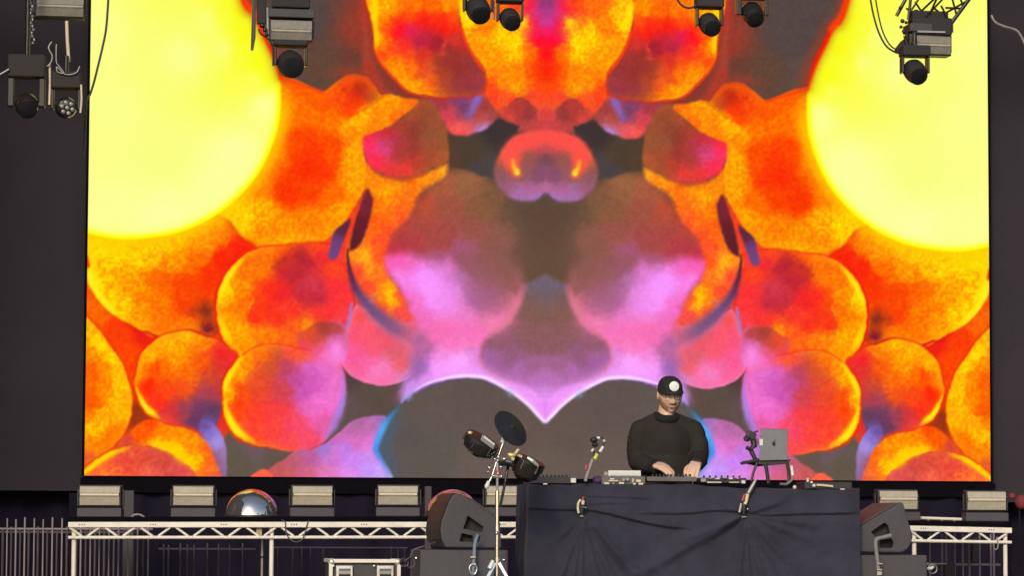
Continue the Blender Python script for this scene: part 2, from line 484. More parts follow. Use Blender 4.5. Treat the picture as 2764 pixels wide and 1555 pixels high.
    # middle left balls
    K.region([(692, 671), (650, 694), (612, 738), (588, 788), (583, 832), (590, 882), (606, 922), (634, 956), (700, 980), (800, 960), (900, 940), (950, 860), (950, 760), (940, 680), (860, 655), (770, 662)],
             [(600, 790, (249, 200, 18)), (610, 870, (247, 165, 15)), (650, 780, (246, 155, 15)), (640, 840, (245, 135, 14)), (690, 740, (245, 125, 15)), (700, 800, (241, 80, 20)), (660, 900, (247, 168, 15)), (690, 850, (241, 60, 30)), (720, 690, (246, 120, 20)), (760, 665, (245, 100, 22)), (780, 710, (200, 50, 45)), (815, 705, (180, 40, 52)), (800, 735, (188, 42, 55)), (840, 770, (205, 58, 75)), (820, 800, (195, 48, 60)),
              (860, 800, (192, 46, 66)), (760, 790, (232, 45, 45)), (720, 790, (240, 50, 35)), (740, 850, (241, 58, 36)), (790, 830, (242, 65, 48)), (800, 890, (245, 100, 32)), (720, 910, (246, 135, 22)), (750, 940, (244, 110, 28)), (830, 880, (247, 150, 28)), (860, 850, (243, 62, 52)), (900, 780, (240, 56, 60)), (890, 830, (242, 58, 60)), (925, 800, (244, 62, 58)), (900, 720, (242, 72, 38)), (870, 690, (228, 52, 58)), (920, 690, (240, 66, 50)), (860, 668, (243, 85, 35)), (870, 900, (180, 70, 60)), (920, 880, (243, 70, 80))], soft=2.5, rim=((251, 195, 22), 11, 0.75, 3.1), line=((226, 36, 26), 3.5, 0.6))
    K.stroke([(655, 700), (622, 738), (600, 780), (592, 812)], [4, 9, 9, 4], (253, 228, 22), [0.5, 1, 1, 0.4])
    K.stroke([(596, 868), (608, 898), (622, 920)], [7, 10, 7], (252, 218, 20), [0.6, 1, 0.3])
    K.stroke([(640, 690), (604, 738), (585, 788), (580, 830), (588, 885), (600, 915)], 3.5, (228, 35, 25), 0.75)
    K.dab(822, 912, 7, 22, (251, 205, 24), 0.9, 0.25)
    K.dab(676, 825, 4, 16, (249, 175, 25), 0.8, 0.35)
    for x, y in ((742, 722), (755, 712), (775, 702), (800, 690), (818, 692)):
        K.dab(x, y, 7, 6, (165, 45, 35), 0.6)
    # pink ball under the arc
    K.region([(962, 823), (946, 850), (935, 890), (922, 935), (918, 975), (945, 1012), (985, 1033), (1030, 1043), (1075, 1036), (1118, 1012), (1125, 975), (1110, 930), (1065, 900), (1015, 865), (980, 830)],
             [(970, 850, (243, 88, 85)), (990, 890, (246, 95, 112)), (960, 900, (246, 88, 120)), (1000, 940, (247, 92, 116)), (1040, 920, (235, 90, 105)), (1060, 960, (222, 100, 112)), (950, 960, (247, 92, 150)), (1020, 1000, (248, 128, 195)), (1045, 990, (248, 120, 185)), (960, 1005, (247, 100, 150)), (1000, 975, (248, 105, 165)), (1085, 985, (241, 100, 108)), (1100, 960, (228, 100, 115)), (1100, 1020, (220, 135, 200)), (1030, 1035, (248, 110, 165))], soft=3, mott=0.6, rim=((252, 140, 190), 10, 0.5))
    K.region([(800, 905), (822, 890), (860, 870), (905, 870), (935, 885), (938, 920), (932, 965), (920, 995), (880, 990), (840, 985), (815, 960)],
             [(870, 885, (165, 65, 55)), (850, 905, (225, 85, 45)), (905, 910, (215, 95, 170)), (895, 950, (247, 120, 205)), (910, 970, (240, 125, 215)), (860, 950, (245, 75, 120)), (925, 900, (225, 100, 140)), (840, 970, (244, 80, 100))], soft=6, mott=0.6)
    # dark gap beside the heart
    K.region([(916, 980), (938, 1010), (970, 1030), (1020, 1043), (1060, 1041), (1089, 1030), (1094, 1084), (1065, 1114), (1045, 1130), (1000, 1126), (955, 1138), (925, 1168), (890, 1198), (868, 1200), (900, 1150), (925, 1090), (932, 1040)], [(1010, 1080, (91, 76, 67)), (940, 1120, (98, 78, 76)), (1070, 1060, (94, 74, 66)), (930, 1000, (85, 62, 66))], soft=3, smooth=False, mott=0.5)
    # lower middle ball
    K.region([(690, 938), (654, 962), (617, 1003), (602, 1042), (598, 1082), (605, 1120), (624, 1158), (655, 1188), (690, 1203), (740, 1211), (790, 1226), (830, 1216), (872, 1196), (906, 1142), (929, 1082), (932, 1030), (920, 985), (885, 962), (800, 940), (740, 930)],
             [(640, 1010, (247, 165, 15)), (612, 1070, (250, 190, 18)), (660, 975, (246, 145, 18)), (700, 955, (244, 115, 25)), (740, 985, (205, 85, 50)), (720, 1000, (215, 82, 48)), (690, 1030, (232, 88, 46)), (700, 1060, (225, 75, 52)), (650, 1060, (243, 90, 24)), (640, 1090, (243, 72, 22)), (760, 1060, (208, 70, 76)), (770, 1000, (190, 70, 100)), (800, 1020, (200, 78, 155)), (840, 1000, (216, 96, 192)), (870, 990, (236, 112, 208)), (820, 1060, (206, 85, 180)),
              (850, 1040, (214, 90, 188)), (840, 1100, (236, 105, 195)), (870, 1080, (243, 114, 208)), (900, 1050, (240, 115, 205)), (700, 1110, (243, 72, 52)), (760, 1110, (240, 72, 72)), (740, 1160, (243, 74, 64)), (690, 1170, (244, 80, 50)), (800, 1150, (244, 80, 104)), (830, 1185, (245, 82, 108)), (780, 1200, (243, 80, 80)), (870, 1150, (232, 95, 165)), (930, 960, (247, 105, 150)), (850, 955, (244, 90, 95)), (800, 955, (242, 92, 60))], soft=2.5, rim=((251, 190, 22), 10, 0.6, 3.1), line=((238, 42, 30), 3, 0.5))
    K.stroke([(650, 968), (618, 1014), (606, 1050), (603, 1066)], [8, 10, 7, 3], (253, 228, 22), [0.6, 1, 1, 0.4])
    K.stroke([(606, 1090), (618, 1130), (645, 1168), (682, 1192)], [5, 11, 13, 8], (254, 234, 22), [0.6, 1, 1, 0.4])
    K.stroke([(640, 962), (610, 1003), (596, 1042), (592, 1082), (599, 1122), (620, 1163), (654, 1196), (690, 1209)], 3.5, (238, 40, 25), 0.8)
    K.stroke([(922, 990), (930, 1040), (922, 1095), (900, 1150), (872, 1190)], [3, 6, 10, 12, 6], (165, 130, 225), [0.2, 0.7, 0.9, 0.8, 0.3])
    K.region([(838, 935), (846, 900), (872, 876), (905, 872), (932, 895), (940, 935), (928, 972), (900, 990), (868, 982), (846, 962)], [(875, 888, (165, 66, 52)), (905, 882, (180, 70, 70)), (852, 915, (205, 78, 55)), (862, 945, (238, 90, 130)), (900, 930, (240, 112, 200)), (905, 955, (249, 128, 215)), (885, 965, (247, 112, 190)), (930, 930, (225, 100, 165))], soft=7, mott=0.5)
    K.dab(903, 945, 20, 24, (252, 140, 225), 0.7)
    # left middle ball
    K.region([(506, 891), (462, 897), (424, 914), (384, 950), (368, 997), (362, 1047), (378, 1094), (404, 1124), (438, 1140), (480, 1152), (530, 1168), (565, 1170), (590, 1140), (600, 1085), (598, 1040), (612, 1000), (640, 962), (625, 945), (590, 920), (545, 905)],
             [(500, 902, (249, 188, 18)), (440, 920, (249, 182, 18)), (395, 960, (248, 175, 15)), (376, 1010, (247, 150, 15)), (395, 1040, (245, 35, 15)), (420, 1000, (245, 80, 14)), (480, 965, (247, 162, 15)), (440, 1000, (246, 115, 12)), (500, 1000, (246, 120, 16)), (540, 930, (246, 135, 18)), (550, 980, (243, 100, 20)), (585, 985, (215, 70, 46)), (600, 955, (232, 42, 45)), (610, 990, (222, 50, 55)), (570, 1020, (205, 75, 48)),
              (450, 1060, (243, 78, 28)), (500, 1050, (240, 92, 30)), (430, 1090, (243, 55, 30)), (470, 1110, (200, 58, 62)), (450, 1130, (225, 50, 65)), (500, 1110, (155, 66, 84)), (540, 1105, (112, 58, 94)), (530, 1130, (106, 56, 92)), (560, 1060, (172, 66, 82)), (590, 1045, (195, 62, 62)), (580, 1110, (100, 62, 92)), (565, 1140, (105, 80, 140))], soft=3, rim=((249, 178, 20), 16, 0.7, 3.7), line=((222, 40, 20), 3.5, 0.6))
    K.stroke([(368, 1050), (385, 1090), (408, 1113), (428, 1128)], [4, 8, 10, 5], (254, 236, 24), [0.5, 1, 1, 0.4])
    K.stroke([(362, 1047), (376, 1094), (400, 1126), (430, 1142)], 3, (215, 40, 20), 0.7)
    # far left ball
    K.region([(200, 840), (235, 856), (262, 882), (291, 922), (325, 972), (346, 1022), (356, 1062), (356, 1112), (342, 1158), (322, 1190), (280, 1225), (200, 1260)],
             [(300, 965, (251, 208, 18)), (270, 920, (251, 200, 18)), (330, 1025, (250, 198, 18)), (320, 1080, (249, 182, 18)), (345, 1080, (248, 170, 18)), (290, 1120, (250, 188, 18)), (265, 1150, (251, 195, 18)), (250, 1000, (243, 100, 12)), (280, 1000, (246, 140, 14)), (255, 1080, (243, 92, 10)), (285, 1060, (246, 140, 13)), (242, 1120, (246, 130, 12)), (240, 900, (250, 185, 18)), (250, 950, (247, 155, 14)), (240, 1160, (250, 185, 18)), (245, 1195, (246, 135, 15)), (235, 1245, (228, 95, 50)), (305, 1170, (245, 125, 12)), (300, 1200, (246, 130, 18))], soft=3, rim=((251, 200, 18), 20, 0.5, 0.0), line=((215, 45, 18), 4, 0.5))
    # orange dome at the lower left with its lavender flank
    K.region([(545, 1132), (578, 1146), (602, 1182), (614, 1232), (614, 1330), (575, 1330), (560, 1230), (535, 1175)],
             [(578, 1160, (140, 122, 215)), (555, 1145, (110, 80, 150)), (592, 1190, (165, 142, 222)), (604, 1230, (150, 120, 175)), (605, 1270, (140, 108, 155)), (580, 1240, (160, 88, 115)), (580, 1280, (160, 88, 115))], soft=4, mott=0.5)
    K.region([(340, 1180), (380, 1140), (420, 1134), (450, 1146), (510, 1158), (545, 1182), (572, 1222), (580, 1330), (300, 1330), (300, 1240)],
             [(380, 1165, (245, 100, 12)), (440, 1170, (247, 150, 15)), (400, 1150, (243, 80, 14)), (500, 1172, (248, 152, 15)), (430, 1200, (250, 180, 18)), (480, 1225, (251, 205, 15)), (530, 1245, (251, 198, 15)), (515, 1260, (251, 200, 16)), (550, 1210, (247, 112, 30)), (562, 1260, (247, 112, 42)), (540, 1280, (248, 140, 40)), (520, 1200, (248, 150, 20)), (335, 1198, (205, 75, 62)), (320, 1215, (228, 92, 50)), (570, 1290, (225, 100, 70))], soft=4)
    K.stroke([(448, 1144), (510, 1154), (548, 1178)], 4, (240, 60, 35), 0.6)
    dome = [(218, 1285), (240, 1262), (280, 1232), (322, 1212), (372, 1203), (412, 1206), (458, 1222), (498, 1248), (524, 1276), (534, 1330), (200, 1330)]
    K.region(dome, [(400, 1240, (218, 85, 62)), (320, 1268, (238, 102, 60)), (285, 1280, (246, 115, 55)), (370, 1225, (225, 88, 58)), (460, 1270, (216, 86, 74)), (490, 1262, (222, 90, 80)), (400, 1280, (240, 108, 78)), (440, 1245, (210, 80, 62)), (350, 1250, (228, 84, 60))], soft=2.5, mott=1.4)
    K.stroke([(226, 1278), (262, 1248), (300, 1225), (345, 1209)], [6, 10, 10, 6], (252, 212, 18), [1, 1, 1, 0.5])
    K.stroke([(405, 1196), (450, 1208), (490, 1232), (520, 1256)], [6, 12, 16, 12], (252, 208, 16), [0.5, 0.8, 0.9, 0.4])
    K.stroke([(216, 1268), (262, 1236), (300, 1214), (345, 1203)], 3, (225, 50, 20), 0.6)
    # dark gap and the pink floor of the picture
    K.region([(612, 1190), (655, 1196), (692, 1209), (740, 1214), (785, 1220), (800, 1222), (770, 1240), (725, 1268), (690, 1330), (612, 1330)], [(650, 1250, (98, 86, 72)), (740, 1230, (100, 84, 74)), (690, 1215, (108, 88, 92))], soft=4, smooth=False, mott=0.4)
    K.region([(805, 1216), (765, 1242), (722, 1270), (690, 1330), (1056, 1330), (1050, 1280), (1030, 1246), (1012, 1216), (1020, 1180), (1045, 1128), (1000, 1124), (952, 1136), (922, 1162), (880, 1196), (840, 1214)],
             [(740, 1275, (196, 92, 86)), (790, 1245, (192, 95, 115)), (760, 1285, (200, 95, 95)), (840, 1230, (190, 96, 155)), (880, 1210, (160, 120, 205)), (900, 1225, (220, 120, 210)), (950, 1240, (208, 132, 245)), (930, 1215, (195, 125, 230)), (1000, 1265, (200, 150, 252)), (1035, 1270, (205, 165, 250)), (880, 1285, (228, 122, 188)), (940, 1285, (225, 140, 235)), (1000, 1230, (205, 145, 240)), (900, 1180, (215, 108, 185)), (960, 1160, (182, 106, 165)), (1000, 1150, (192, 112, 172)), (970, 1140, (178, 102, 155)),
              (1000, 1195, (225, 115, 205)), (960, 1190, (222, 110, 190)), (1030, 1160, (200, 125, 210)), (1000, 1207, (235, 130, 225)), (830, 1285, (215, 100, 130)), (1030, 1135, (160, 110, 190))], soft=3, mott=0.8)
    K.region([(678, 1290), (690, 1276), (706, 1267), (722, 1272), (738, 1290)], (255, 108, 76), soft=2, mott=0.3)
    # brown sphere, the magenta mass, the olive middle
    K.region([(1034, 700), (1040, 640), (1085, 590), (1118, 545), (1150, 505), (1205, 462), (1240, 452), (1290, 458), (1345, 500), (1400, 545), (1415, 640), (1420, 760), (1400, 830), (1100, 850)],
             [(1250, 490, (150, 98, 64)), (1200, 500, (168, 92, 62)), (1210, 560, (160, 84, 66)), (1140, 560, (180, 80, 55)), (1090, 620, (178, 72, 60)), (1130, 610, (168, 74, 66)), (1300, 560, (138, 90, 62)), (1280, 620, (155, 84, 72)), (1200, 640, (165, 75, 70)), (1100, 650, (176, 64, 70)), (1060, 680, (190, 60, 70)), (1350, 650, (138, 88, 74)), (1330, 540, (128, 88, 64)), (1385, 560, (105, 78, 60)), (1400, 700, (110, 78, 64)), (1250, 680, (170, 88, 120)), (1330, 720, (145, 90, 82))], soft=26, mott=1.0)
    K.region([(1398, 520), (1500, 480), (1500, 780), (1420, 775), (1405, 700), (1392, 600)], [(1440, 600, (93, 72, 57)), (1450, 740, (98, 76, 58)), (1400, 620, (104, 77, 62))], soft=14, mott=0.5)
    K.region([(1028, 702), (1060, 688), (1100, 684), (1150, 690), (1220, 684), (1300, 690), (1380, 710), (1416, 770), (1400, 830), (1370, 880), (1320, 910), (1300, 940), (1300, 985), (1330, 1015), (1400, 1030), (1500, 1040), (1500, 1150), (1472, 1140), (1431, 1099), (1344, 1039), (1258, 1020), (1208, 1026), (1158, 1039), (1089, 1084), (1090, 1030), (1110, 1010), (1125, 960), (1110, 920), (1130, 880), (1105, 850), (1090, 800)],
             [(1045, 705, (248, 95, 170)), (1080, 700, (248, 92, 180)), (1120, 725, (250, 125, 225)), (1150, 745, (250, 145, 255)), (1170, 780, (249, 150, 255)), (1180, 815, (246, 145, 240)), (1080, 730, (250, 130, 230)), (1130, 692, (205, 95, 150)), (1180, 700, (190, 98, 150)), (1210, 720, (235, 120, 210)), (1250, 710, (165, 92, 118)), (1240, 745, (200, 115, 190)), (1225, 790, (238, 135, 225)), (1250, 690, (150, 85, 90)), (1300, 690, (145, 85, 78)), (1280, 740, (160, 92, 120)),
              (1290, 800, (180, 100, 158)), (1270, 770, (190, 108, 175)), (1330, 790, (168, 96, 130)), (1370, 720, (142, 90, 80)), (1390, 770, (160, 92, 98)), (1340, 840, (195, 104, 145)), (1390, 825, (220, 118, 145)), (1370, 850, (225, 115, 150)), (1150, 850, (245, 110, 190)), (1130, 815, (248, 105, 190)), (1200, 850, (246, 130, 210)), (1190, 895, (249, 112, 180)), (1250, 860, (244, 128, 205)), (1330, 870, (250, 132, 188)), (1280, 915, (250, 122, 190)), (1220, 930, (250, 120, 190)),
              (1200, 965, (250, 130, 215)), (1180, 1005, (250, 152, 252)), (1235, 980, (250, 168, 255)), (1215, 1010, (250, 165, 255)), (1120, 960, (178, 98, 155)), (1140, 940, (185, 100, 150)), (1135, 990, (155, 96, 170)), (1120, 1000, (160, 100, 180)), (1140, 1030, (200, 130, 225)), (1110, 1055, (200, 145, 240)), (1290, 960, (225, 130, 210)), (1300, 1010, (235, 145, 238)), (1380, 1040, (235, 145, 240)), (1450, 1080, (240, 150, 248)), (1472, 1110, (225, 130, 245))], soft=18, mott=0.9)
    K.region([(1418, 772), (1412, 810), (1392, 850), (1368, 882), (1326, 908), (1303, 938), (1300, 975), (1325, 1002), (1372, 1022), (1420, 1042), (1472, 1078), (1500, 1078), (1500, 760)],
             [(1450, 785, (112, 96, 108)), (1440, 805, (122, 92, 90)), (1430, 840, (132, 92, 82)), (1410, 890, (138, 90, 90)), (1350, 925, (148, 92, 110)), (1440, 930, (140, 90, 96)), (1335, 975, (165, 96, 156)), (1380, 960, (150, 92, 125)), (1440, 985, (165, 100, 142)), (1400, 1005, (178, 105, 170)), (1460, 1030, (185, 110, 180)), (1472, 1060, (225, 145, 235))], soft=9, mott=0.8)
    K.stroke([(1425, 772), (1450, 768), (1490, 768)], 9, (110, 104, 140), 0.3)
    for a in ((1090, 714, 46, 20, (248, 98, 182), 0.7), (1165, 768, 52, 52, (250, 150, 255), 0.85), (1212, 822, 40, 36, (247, 142, 246), 0.6), (1335, 735, 75, 75, (142, 89, 80), 0.8), (1310, 808, 42, 40, (172, 98, 138), 0.6),
              (1268, 712, 55, 22, (152, 87, 100), 0.65), (1180, 692, 50, 12, (165, 80, 105), 0.6), (1240, 888, 95, 26, (250, 112, 180), 0.7), (1350, 868, 40, 22, (248, 128, 180), 0.6), (1222, 986, 62, 34, (253, 164, 255), 0.8), (1375, 1050, 60, 18, (244, 150, 250), 0.5)):
        K.dab(*a)
    K.stroke([(1412, 776), (1394, 828), (1364, 872), (1322, 902)], 11, (228, 125, 152), [0.3, 0.7, 0.7, 0.3])
    # ribbon of orange round the brown sphere
    K.region([(990, 440), (1012, 462), (1042, 477), (1090, 486), (1150, 467), (1200, 443), (1208, 452), (1200, 476), (1180, 491), (1142, 512), (1122, 542), (1112, 572), (1090, 600), (1062, 627), (1046, 662), (1036, 702), (1046, 742), (1070, 772), (1094, 810), (1104, 842), (1118, 862), (1070, 868), (1030, 846), (988, 806), (956, 764), (938, 720), (936, 680), (950, 640), (975, 585), (990, 545), (985, 505)],
             [(1040, 520, (249, 168, 20)), (1010, 490, (248, 145, 22)), (1080, 500, (249, 152, 22)), (1060, 460, (243, 95, 35)), (1170, 465, (249, 152, 32)), (1190, 460, (250, 165, 45)), (1100, 485, (246, 120, 25)), (1140, 490, (249, 145, 28)), (1100, 530, (246, 120, 30)), (1050, 580, (247, 124, 25)), (1020, 560, (247, 135, 22)), (1010, 620, (246, 112, 30)), (1080, 590, (244, 100, 45)), (1000, 590, (246, 100, 25)), (985, 690, (251, 172, 36)), (975, 660, (247, 130, 32)),
              (1000, 730, (250, 155, 38)), (1050, 780, (252, 195, 18)), (1062, 808, (252, 185, 22)), (1030, 795, (249, 140, 30)), (1015, 750, (247, 120, 40)), (1020, 690, (245, 85, 42)), (1040, 740, (246, 110, 40)), (1025, 832, (241, 78, 62)), (1085, 845, (243, 85, 76)), (995, 780, (243, 80, 55)), (960, 740, (243, 78, 55)), (1085, 800, (245, 80, 60)), (1000, 540, (247, 118, 20)), (1030, 650, (245, 88, 45)), (1060, 620, (244, 90, 45))], soft=9)
    K.stroke([(1040, 470), (1090, 484), (1150, 467)], 5, (243, 90, 40), 0.5)
    # upper balls
    K.region([(1160, 256), (1240, 236), (1302, 240), (1316, 268), (1336, 300), (1346, 320), (1322, 346), (1282, 363), (1240, 366), (1210, 353), (1194, 326), (1172, 290)],
             [(1195, 275, (165, 58, 66)), (1260, 245, (150, 60, 80)), (1240, 270, (130, 62, 110)), (1260, 305, (120, 74, 125)), (1245, 290, (115, 62, 100)), (1222, 300, (215, 72, 80)), (1210, 325, (200, 66, 80)), (1215, 345, (246, 95, 82)), (1235, 355, (244, 95, 90)), (1260, 340, (230, 92, 88)), (1305, 325, (190, 80, 72)), (1290, 310, (180, 76, 62)), (1300, 348, (178, 125, 190)), (1328, 305, (165, 74, 70)), (1310, 280, (165, 62, 62))], soft=8)
    K.stroke([(1265, 315), (1285, 275), (1298, 248)], [8, 12, 9], (138, 104, 196), [0.4, 0.9, 0.9])
    K.dab(1304, 344, 16, 7, (186, 134, 205), 0.9, -0.6)
    # the upper centre
    K.region([(1300, 210), (1328, 288), (1372, 335), (1420, 354), (1570, 354), (1570, 200)], [(1335, 290, (215, 80, 55)), (1365, 318, (205, 76, 62)), (1425, 305, (150, 58, 55)), (1400, 290, (180, 64, 55)), (1472, 312, (215, 75, 70)), (1420, 340, (185, 72, 68)), (1472, 340, (200, 74, 72))], soft=9)
    K.region([(1140, -420), (1150, -60), (1232, 0), (1247, 75), (1267, 132), (1307, 189), (1304, 222), (1316, 262), (1343, 294), (1366, 288), (1388, 268), (1412, 264), (1440, 284), (1472, 312), (1500, 290), (1560, 270), (1560, -420)],
             [(1240, 20, (251, 212, 22)), (1262, 60, (251, 205, 22)), (1300, 70, (248, 140, 18)), (1280, 110, (249, 165, 20)), (1385, 108, (252, 215, 18)), (1360, 100, (251, 200, 18)), (1335, 160, (249, 162, 18)), (1320, 200, (248, 150, 18)), (1318, 225, (244, 80, 30)), (1330, 250, (243, 80, 38)), (1418, 60, (252, 218, 25)), (1395, 140, (250, 190, 18)), (1435, 150, (247, 130, 18)), (1400, 205, (249, 156, 18)), (1360, 215, (248, 150, 18)), (1400, 238, (248, 160, 18)), (1435, 200, (245, 105, 16)),
              (1455, 195, (242, 58, 16)), (1472, 190, (240, 45, 14)), (1470, 150, (240, 22, 28)), (1458, 110, (241, 15, 50)), (1462, 85, (241, 30, 85)), (1440, 60, (241, 18, 68)), (1425, 20, (236, 30, 80)), (1472, 62, (205, 60, 160)), (1472, 25, (165, 58, 135)), (1472, 0, (150, 56, 115)), (1450, 40, (215, 50, 130)), (1400, 10, (246, 85, 30)), (1350, 10, (247, 120, 22)), (1472, 240, (243, 75, 25)), (1380, 268, (244, 92, 42)), (1440, 268, (243, 82, 48)), (1340, 285, (242, 85, 45)), (1472, 300, (220, 76, 66)),
              (1470, 272, (243, 84, 45)), (1425, 305, (150, 58, 55)), (1400, 290, (190, 66, 55)), (1370, 315, (200, 76, 62)), (1470, 335, (180, 72, 70)), (1420, 335, (185, 72, 68)), (1460, -120, (180, 60, 140)), (1380, -100, (246, 80, 25)), (1260, -100, (250, 185, 20)), (1300, -280, (243, 60, 30))], soft=3)
    K.region([(990, -420), (985, -60), (988, 0), (997, 38), (1008, 88), (1009, 124), (1021, 160), (1054, 199), (1085, 232), (1121, 252), (1153, 257), (1200, 262), (1300, 250), (1306, 190), (1267, 133), (1247, 76), (1238, 0), (1235, -420)],
             [(1012, 30, (251, 205, 20)), (1016, 100, (251, 205, 20)), (1040, 20, (249, 175, 16)), (1062, 20, (247, 145, 15)), (1035, 60, (246, 115, 16)), (1120, 15, (247, 135, 15)), (1170, 20, (247, 120, 15)), (1210, 15, (249, 160, 15)), (1225, 50, (246, 95, 20)), (1100, 45, (244, 78, 18)), (1140, 50, (242, 45, 22)), (1170, 45, (243, 55, 20)), (1080, 78, (243, 20, 42)), (1070, 90, (242, 15, 50)), (1110, 82, (228, 38, 88)), (1150, 90, (190, 40, 62)), (1130, 110, (180, 38, 68)), (1180, 112, (162, 36, 50)), (1160, 65, (236, 32, 35)), (1210, 75, (240, 35, 30)),
              (1060, 75, (243, 55, 22)), (1040, 108, (247, 145, 15)), (1050, 90, (246, 95, 18)), (1085, 128, (238, 42, 48)), (1065, 130, (245, 85, 30)), (1060, 162, (248, 135, 15)), (1090, 155, (245, 95, 30)), (1035, 150, (238, 65, 25)), (1090, 200, (249, 158, 18)), (1078, 180, (249, 155, 18)), (1110, 185, (246, 115, 22)), (1120, 235, (249, 165, 20)), (1150, 245, (247, 145, 20)), (1140, 150, (212, 54, 40)), (1150, 190, (225, 85, 42)), (1165, 215, (240, 98, 34)), (1185, 180, (165, 68, 42)), (1220, 140, (150, 55, 46)), (1240, 195, (148, 52, 46)),
              (1270, 180, (150, 55, 55)), (1205, 165, (155, 52, 46)), (1200, 215, (172, 72, 48)), (1240, 225, (150, 58, 60)), (1285, 225, (155, 56, 66)), (1232, 70, (240, 55, 32)), (1195, 55, (243, 45, 25)), (1230, 100, (205, 55, 50)), (1020, -100, (250, 180, 18)), (1120, -100, (246, 110, 18)), (1120, -250, (243, 60, 30))], soft=3, rim=((250, 168, 20), 12, 0.4, 2.6), line=((205, 50, 28), 3.5, 0.6))
    K.dab(1200, 118, 5, 16, (232, 78, 60), 0.8, 0.3)
    K.dab(1195, 142, 12, 7, (215, 80, 62), 0.7)
    K.stroke([(1012, 0), (1012, 40), (1015, 85), (1020, 120)], [8, 9, 6, 4], (252, 214, 20), [1, 1, 0.8, 0.6], wob=False)
    K.stroke([(1020, 160), (1054, 201), (1085, 234), (1121, 255), (1153, 260)], 3.5, (235, 70, 35), 0.8)
    K.stroke([(1035, 195), (1062, 232), (1100, 256), (1150, 268)], [5, 7, 8, 6], (150, 52, 40), 0.7)
    K.stroke([(1247, 76), (1267, 133), (1307, 190)], 4, (242, 75, 25), 0.8)
    K.stroke([(1242, 0), (1250, 40), (1268, 62)], [8, 10, 8], (252, 220, 22), 0.8)
    # small brown and pink ball
    K.region([(1131, 268), (1111, 293), (1084, 320), (1039, 343), (1012, 352), (985, 366), (979, 390), (987, 424), (999, 449), (1034, 469), (1084, 480), (1133, 473), (1171, 453), (1205, 442), (1213, 405), (1206, 355), (1197, 330), (1184, 298), (1165, 272)],
             [(995, 395, (246, 55, 95)), (1010, 405, (245, 62, 110)), (1030, 400, (218, 72, 132)), (1045, 385, (190, 66, 100)), (995, 370, (238, 45, 62)), (1060, 375, (175, 55, 66)), (1110, 400, (155, 60, 50)), (1085, 415, (170, 62, 55)), (1160, 370, (150, 84, 55)), (1190, 380, (148, 85, 50)), (1170, 400, (158, 78, 50)), (1150, 330, (146, 76, 48)), (1120, 350, (142, 60, 48)), (1080, 345, (165, 68, 50)), (1040, 360, (205, 52, 56)), (1110, 300, (165, 80, 48)), (1050, 455, (225, 62, 62)), (1010, 430, (245, 52, 75)), (1100, 455, (228, 66, 56)), (1130, 440, (185, 70, 50)), (1160, 440, (160, 76, 48)), (1190, 430, (175, 90, 50))], soft=7, rim=((175, 98, 52), 14, 0.5, 0.0))
    K.region([(1049, 259), (1090, 262), (1129, 273), (1108, 296), (1062, 333), (1030, 348), (990, 362), (960, 345), (945, 320), (985, 300)],
             [(1060, 280, (250, 168, 18)), (1100, 278, (247, 130, 24)), (1000, 310, (250, 170, 20)), (960, 335, (250, 180, 18)), (1030, 300, (249, 150, 18)), (1070, 315, (246, 115, 25)), (1010, 345, (247, 125, 20)), (1035, 330, (249, 160, 20))], soft=5)
    # dark gap and the pale pink ball with its two sparks
    K.region([(1214, 366), (1262, 368), (1310, 350), (1340, 322), (1352, 318), (1400, 340), (1390, 372), (1350, 400), (1336, 440), (1342, 478), (1300, 475), (1255, 458), (1215, 452), (1216, 405)], [(1270, 410, (78, 62, 50)), (1350, 345, (62, 50, 50)), (1310, 460, (75, 66, 66)), (1220, 430, (85, 62, 48))], soft=6, mott=0.4, smooth=False)
    K.region([(1472, 352), (1425, 355), (1380, 374), (1347, 418), (1333, 460), (1342, 502), (1370, 530), (1400, 542), (1440, 541), (1462, 532), (1472, 524), (1500, 535), (1540, 535), (1540, 352)],
             [(1400, 372, (249, 88, 78)), (1470, 370, (246, 82, 82)), (1365, 420, (246, 100, 75)), (1385, 430, (243, 98, 68)), (1345, 450, (150, 88, 72)), (1350, 480, (140, 88, 100)), (1360, 505, (155, 92, 118)), (1470, 400, (190, 78, 78)), (1440, 385, (243, 85, 78)), (1472, 430, (118, 74, 82)), (1450, 470, (130, 76, 102)), (1425, 430, (150, 85, 75)), (1415, 470, (150, 90, 95)), (1430, 512, (178, 102, 146)), (1400, 530, (172, 112, 172)), (1440, 535, (168, 118, 190)), (1472, 505, (188, 106, 150)), (1472, 470, (142, 80, 110))], soft=8, mott=0.5)
    K.stroke([(1386, 452), (1378, 415), (1400, 386), (1438, 374), (1480, 373)], [15, 22, 22, 20, 20], (247, 90, 76), 0.85)
    K.stroke([(1384, 432), (1386, 448), (1394, 462)], [6, 7, 9], (253, 205, 40), [0.5, 0.8, 1])
    K.dab(1396, 464, 8, 7, (255, 225, 60), 0.9)
    K.stroke([(1374, 440), (1380, 466), (1394, 477), (1410, 468)], 3, (248, 85, 70), 0.6)
    K.stroke([(1472, 524), (1462, 533), (1452, 540)], 4, (80, 70, 90), 0.6)
    # dark slits and the dark arc
    K.region([(991, 508), (1004, 528), (1007, 540), (998, 590), (978, 650), (957, 673), (944, 671), (952, 620), (972, 555)], [(985, 560, (120, 38, 52)), (975, 600, (102, 32, 42)), (955, 650, (92, 32, 44))], soft=5, mott=0.3)
    K.region([(944, 592), (938, 622), (920, 672), (908, 697), (894, 699), (888, 684), (900, 632), (922, 606)], [(930, 620, (95, 40, 62)), (908, 660, (112, 66, 122)), (898, 690, (112, 72, 128))], soft=5, mott=0.3)
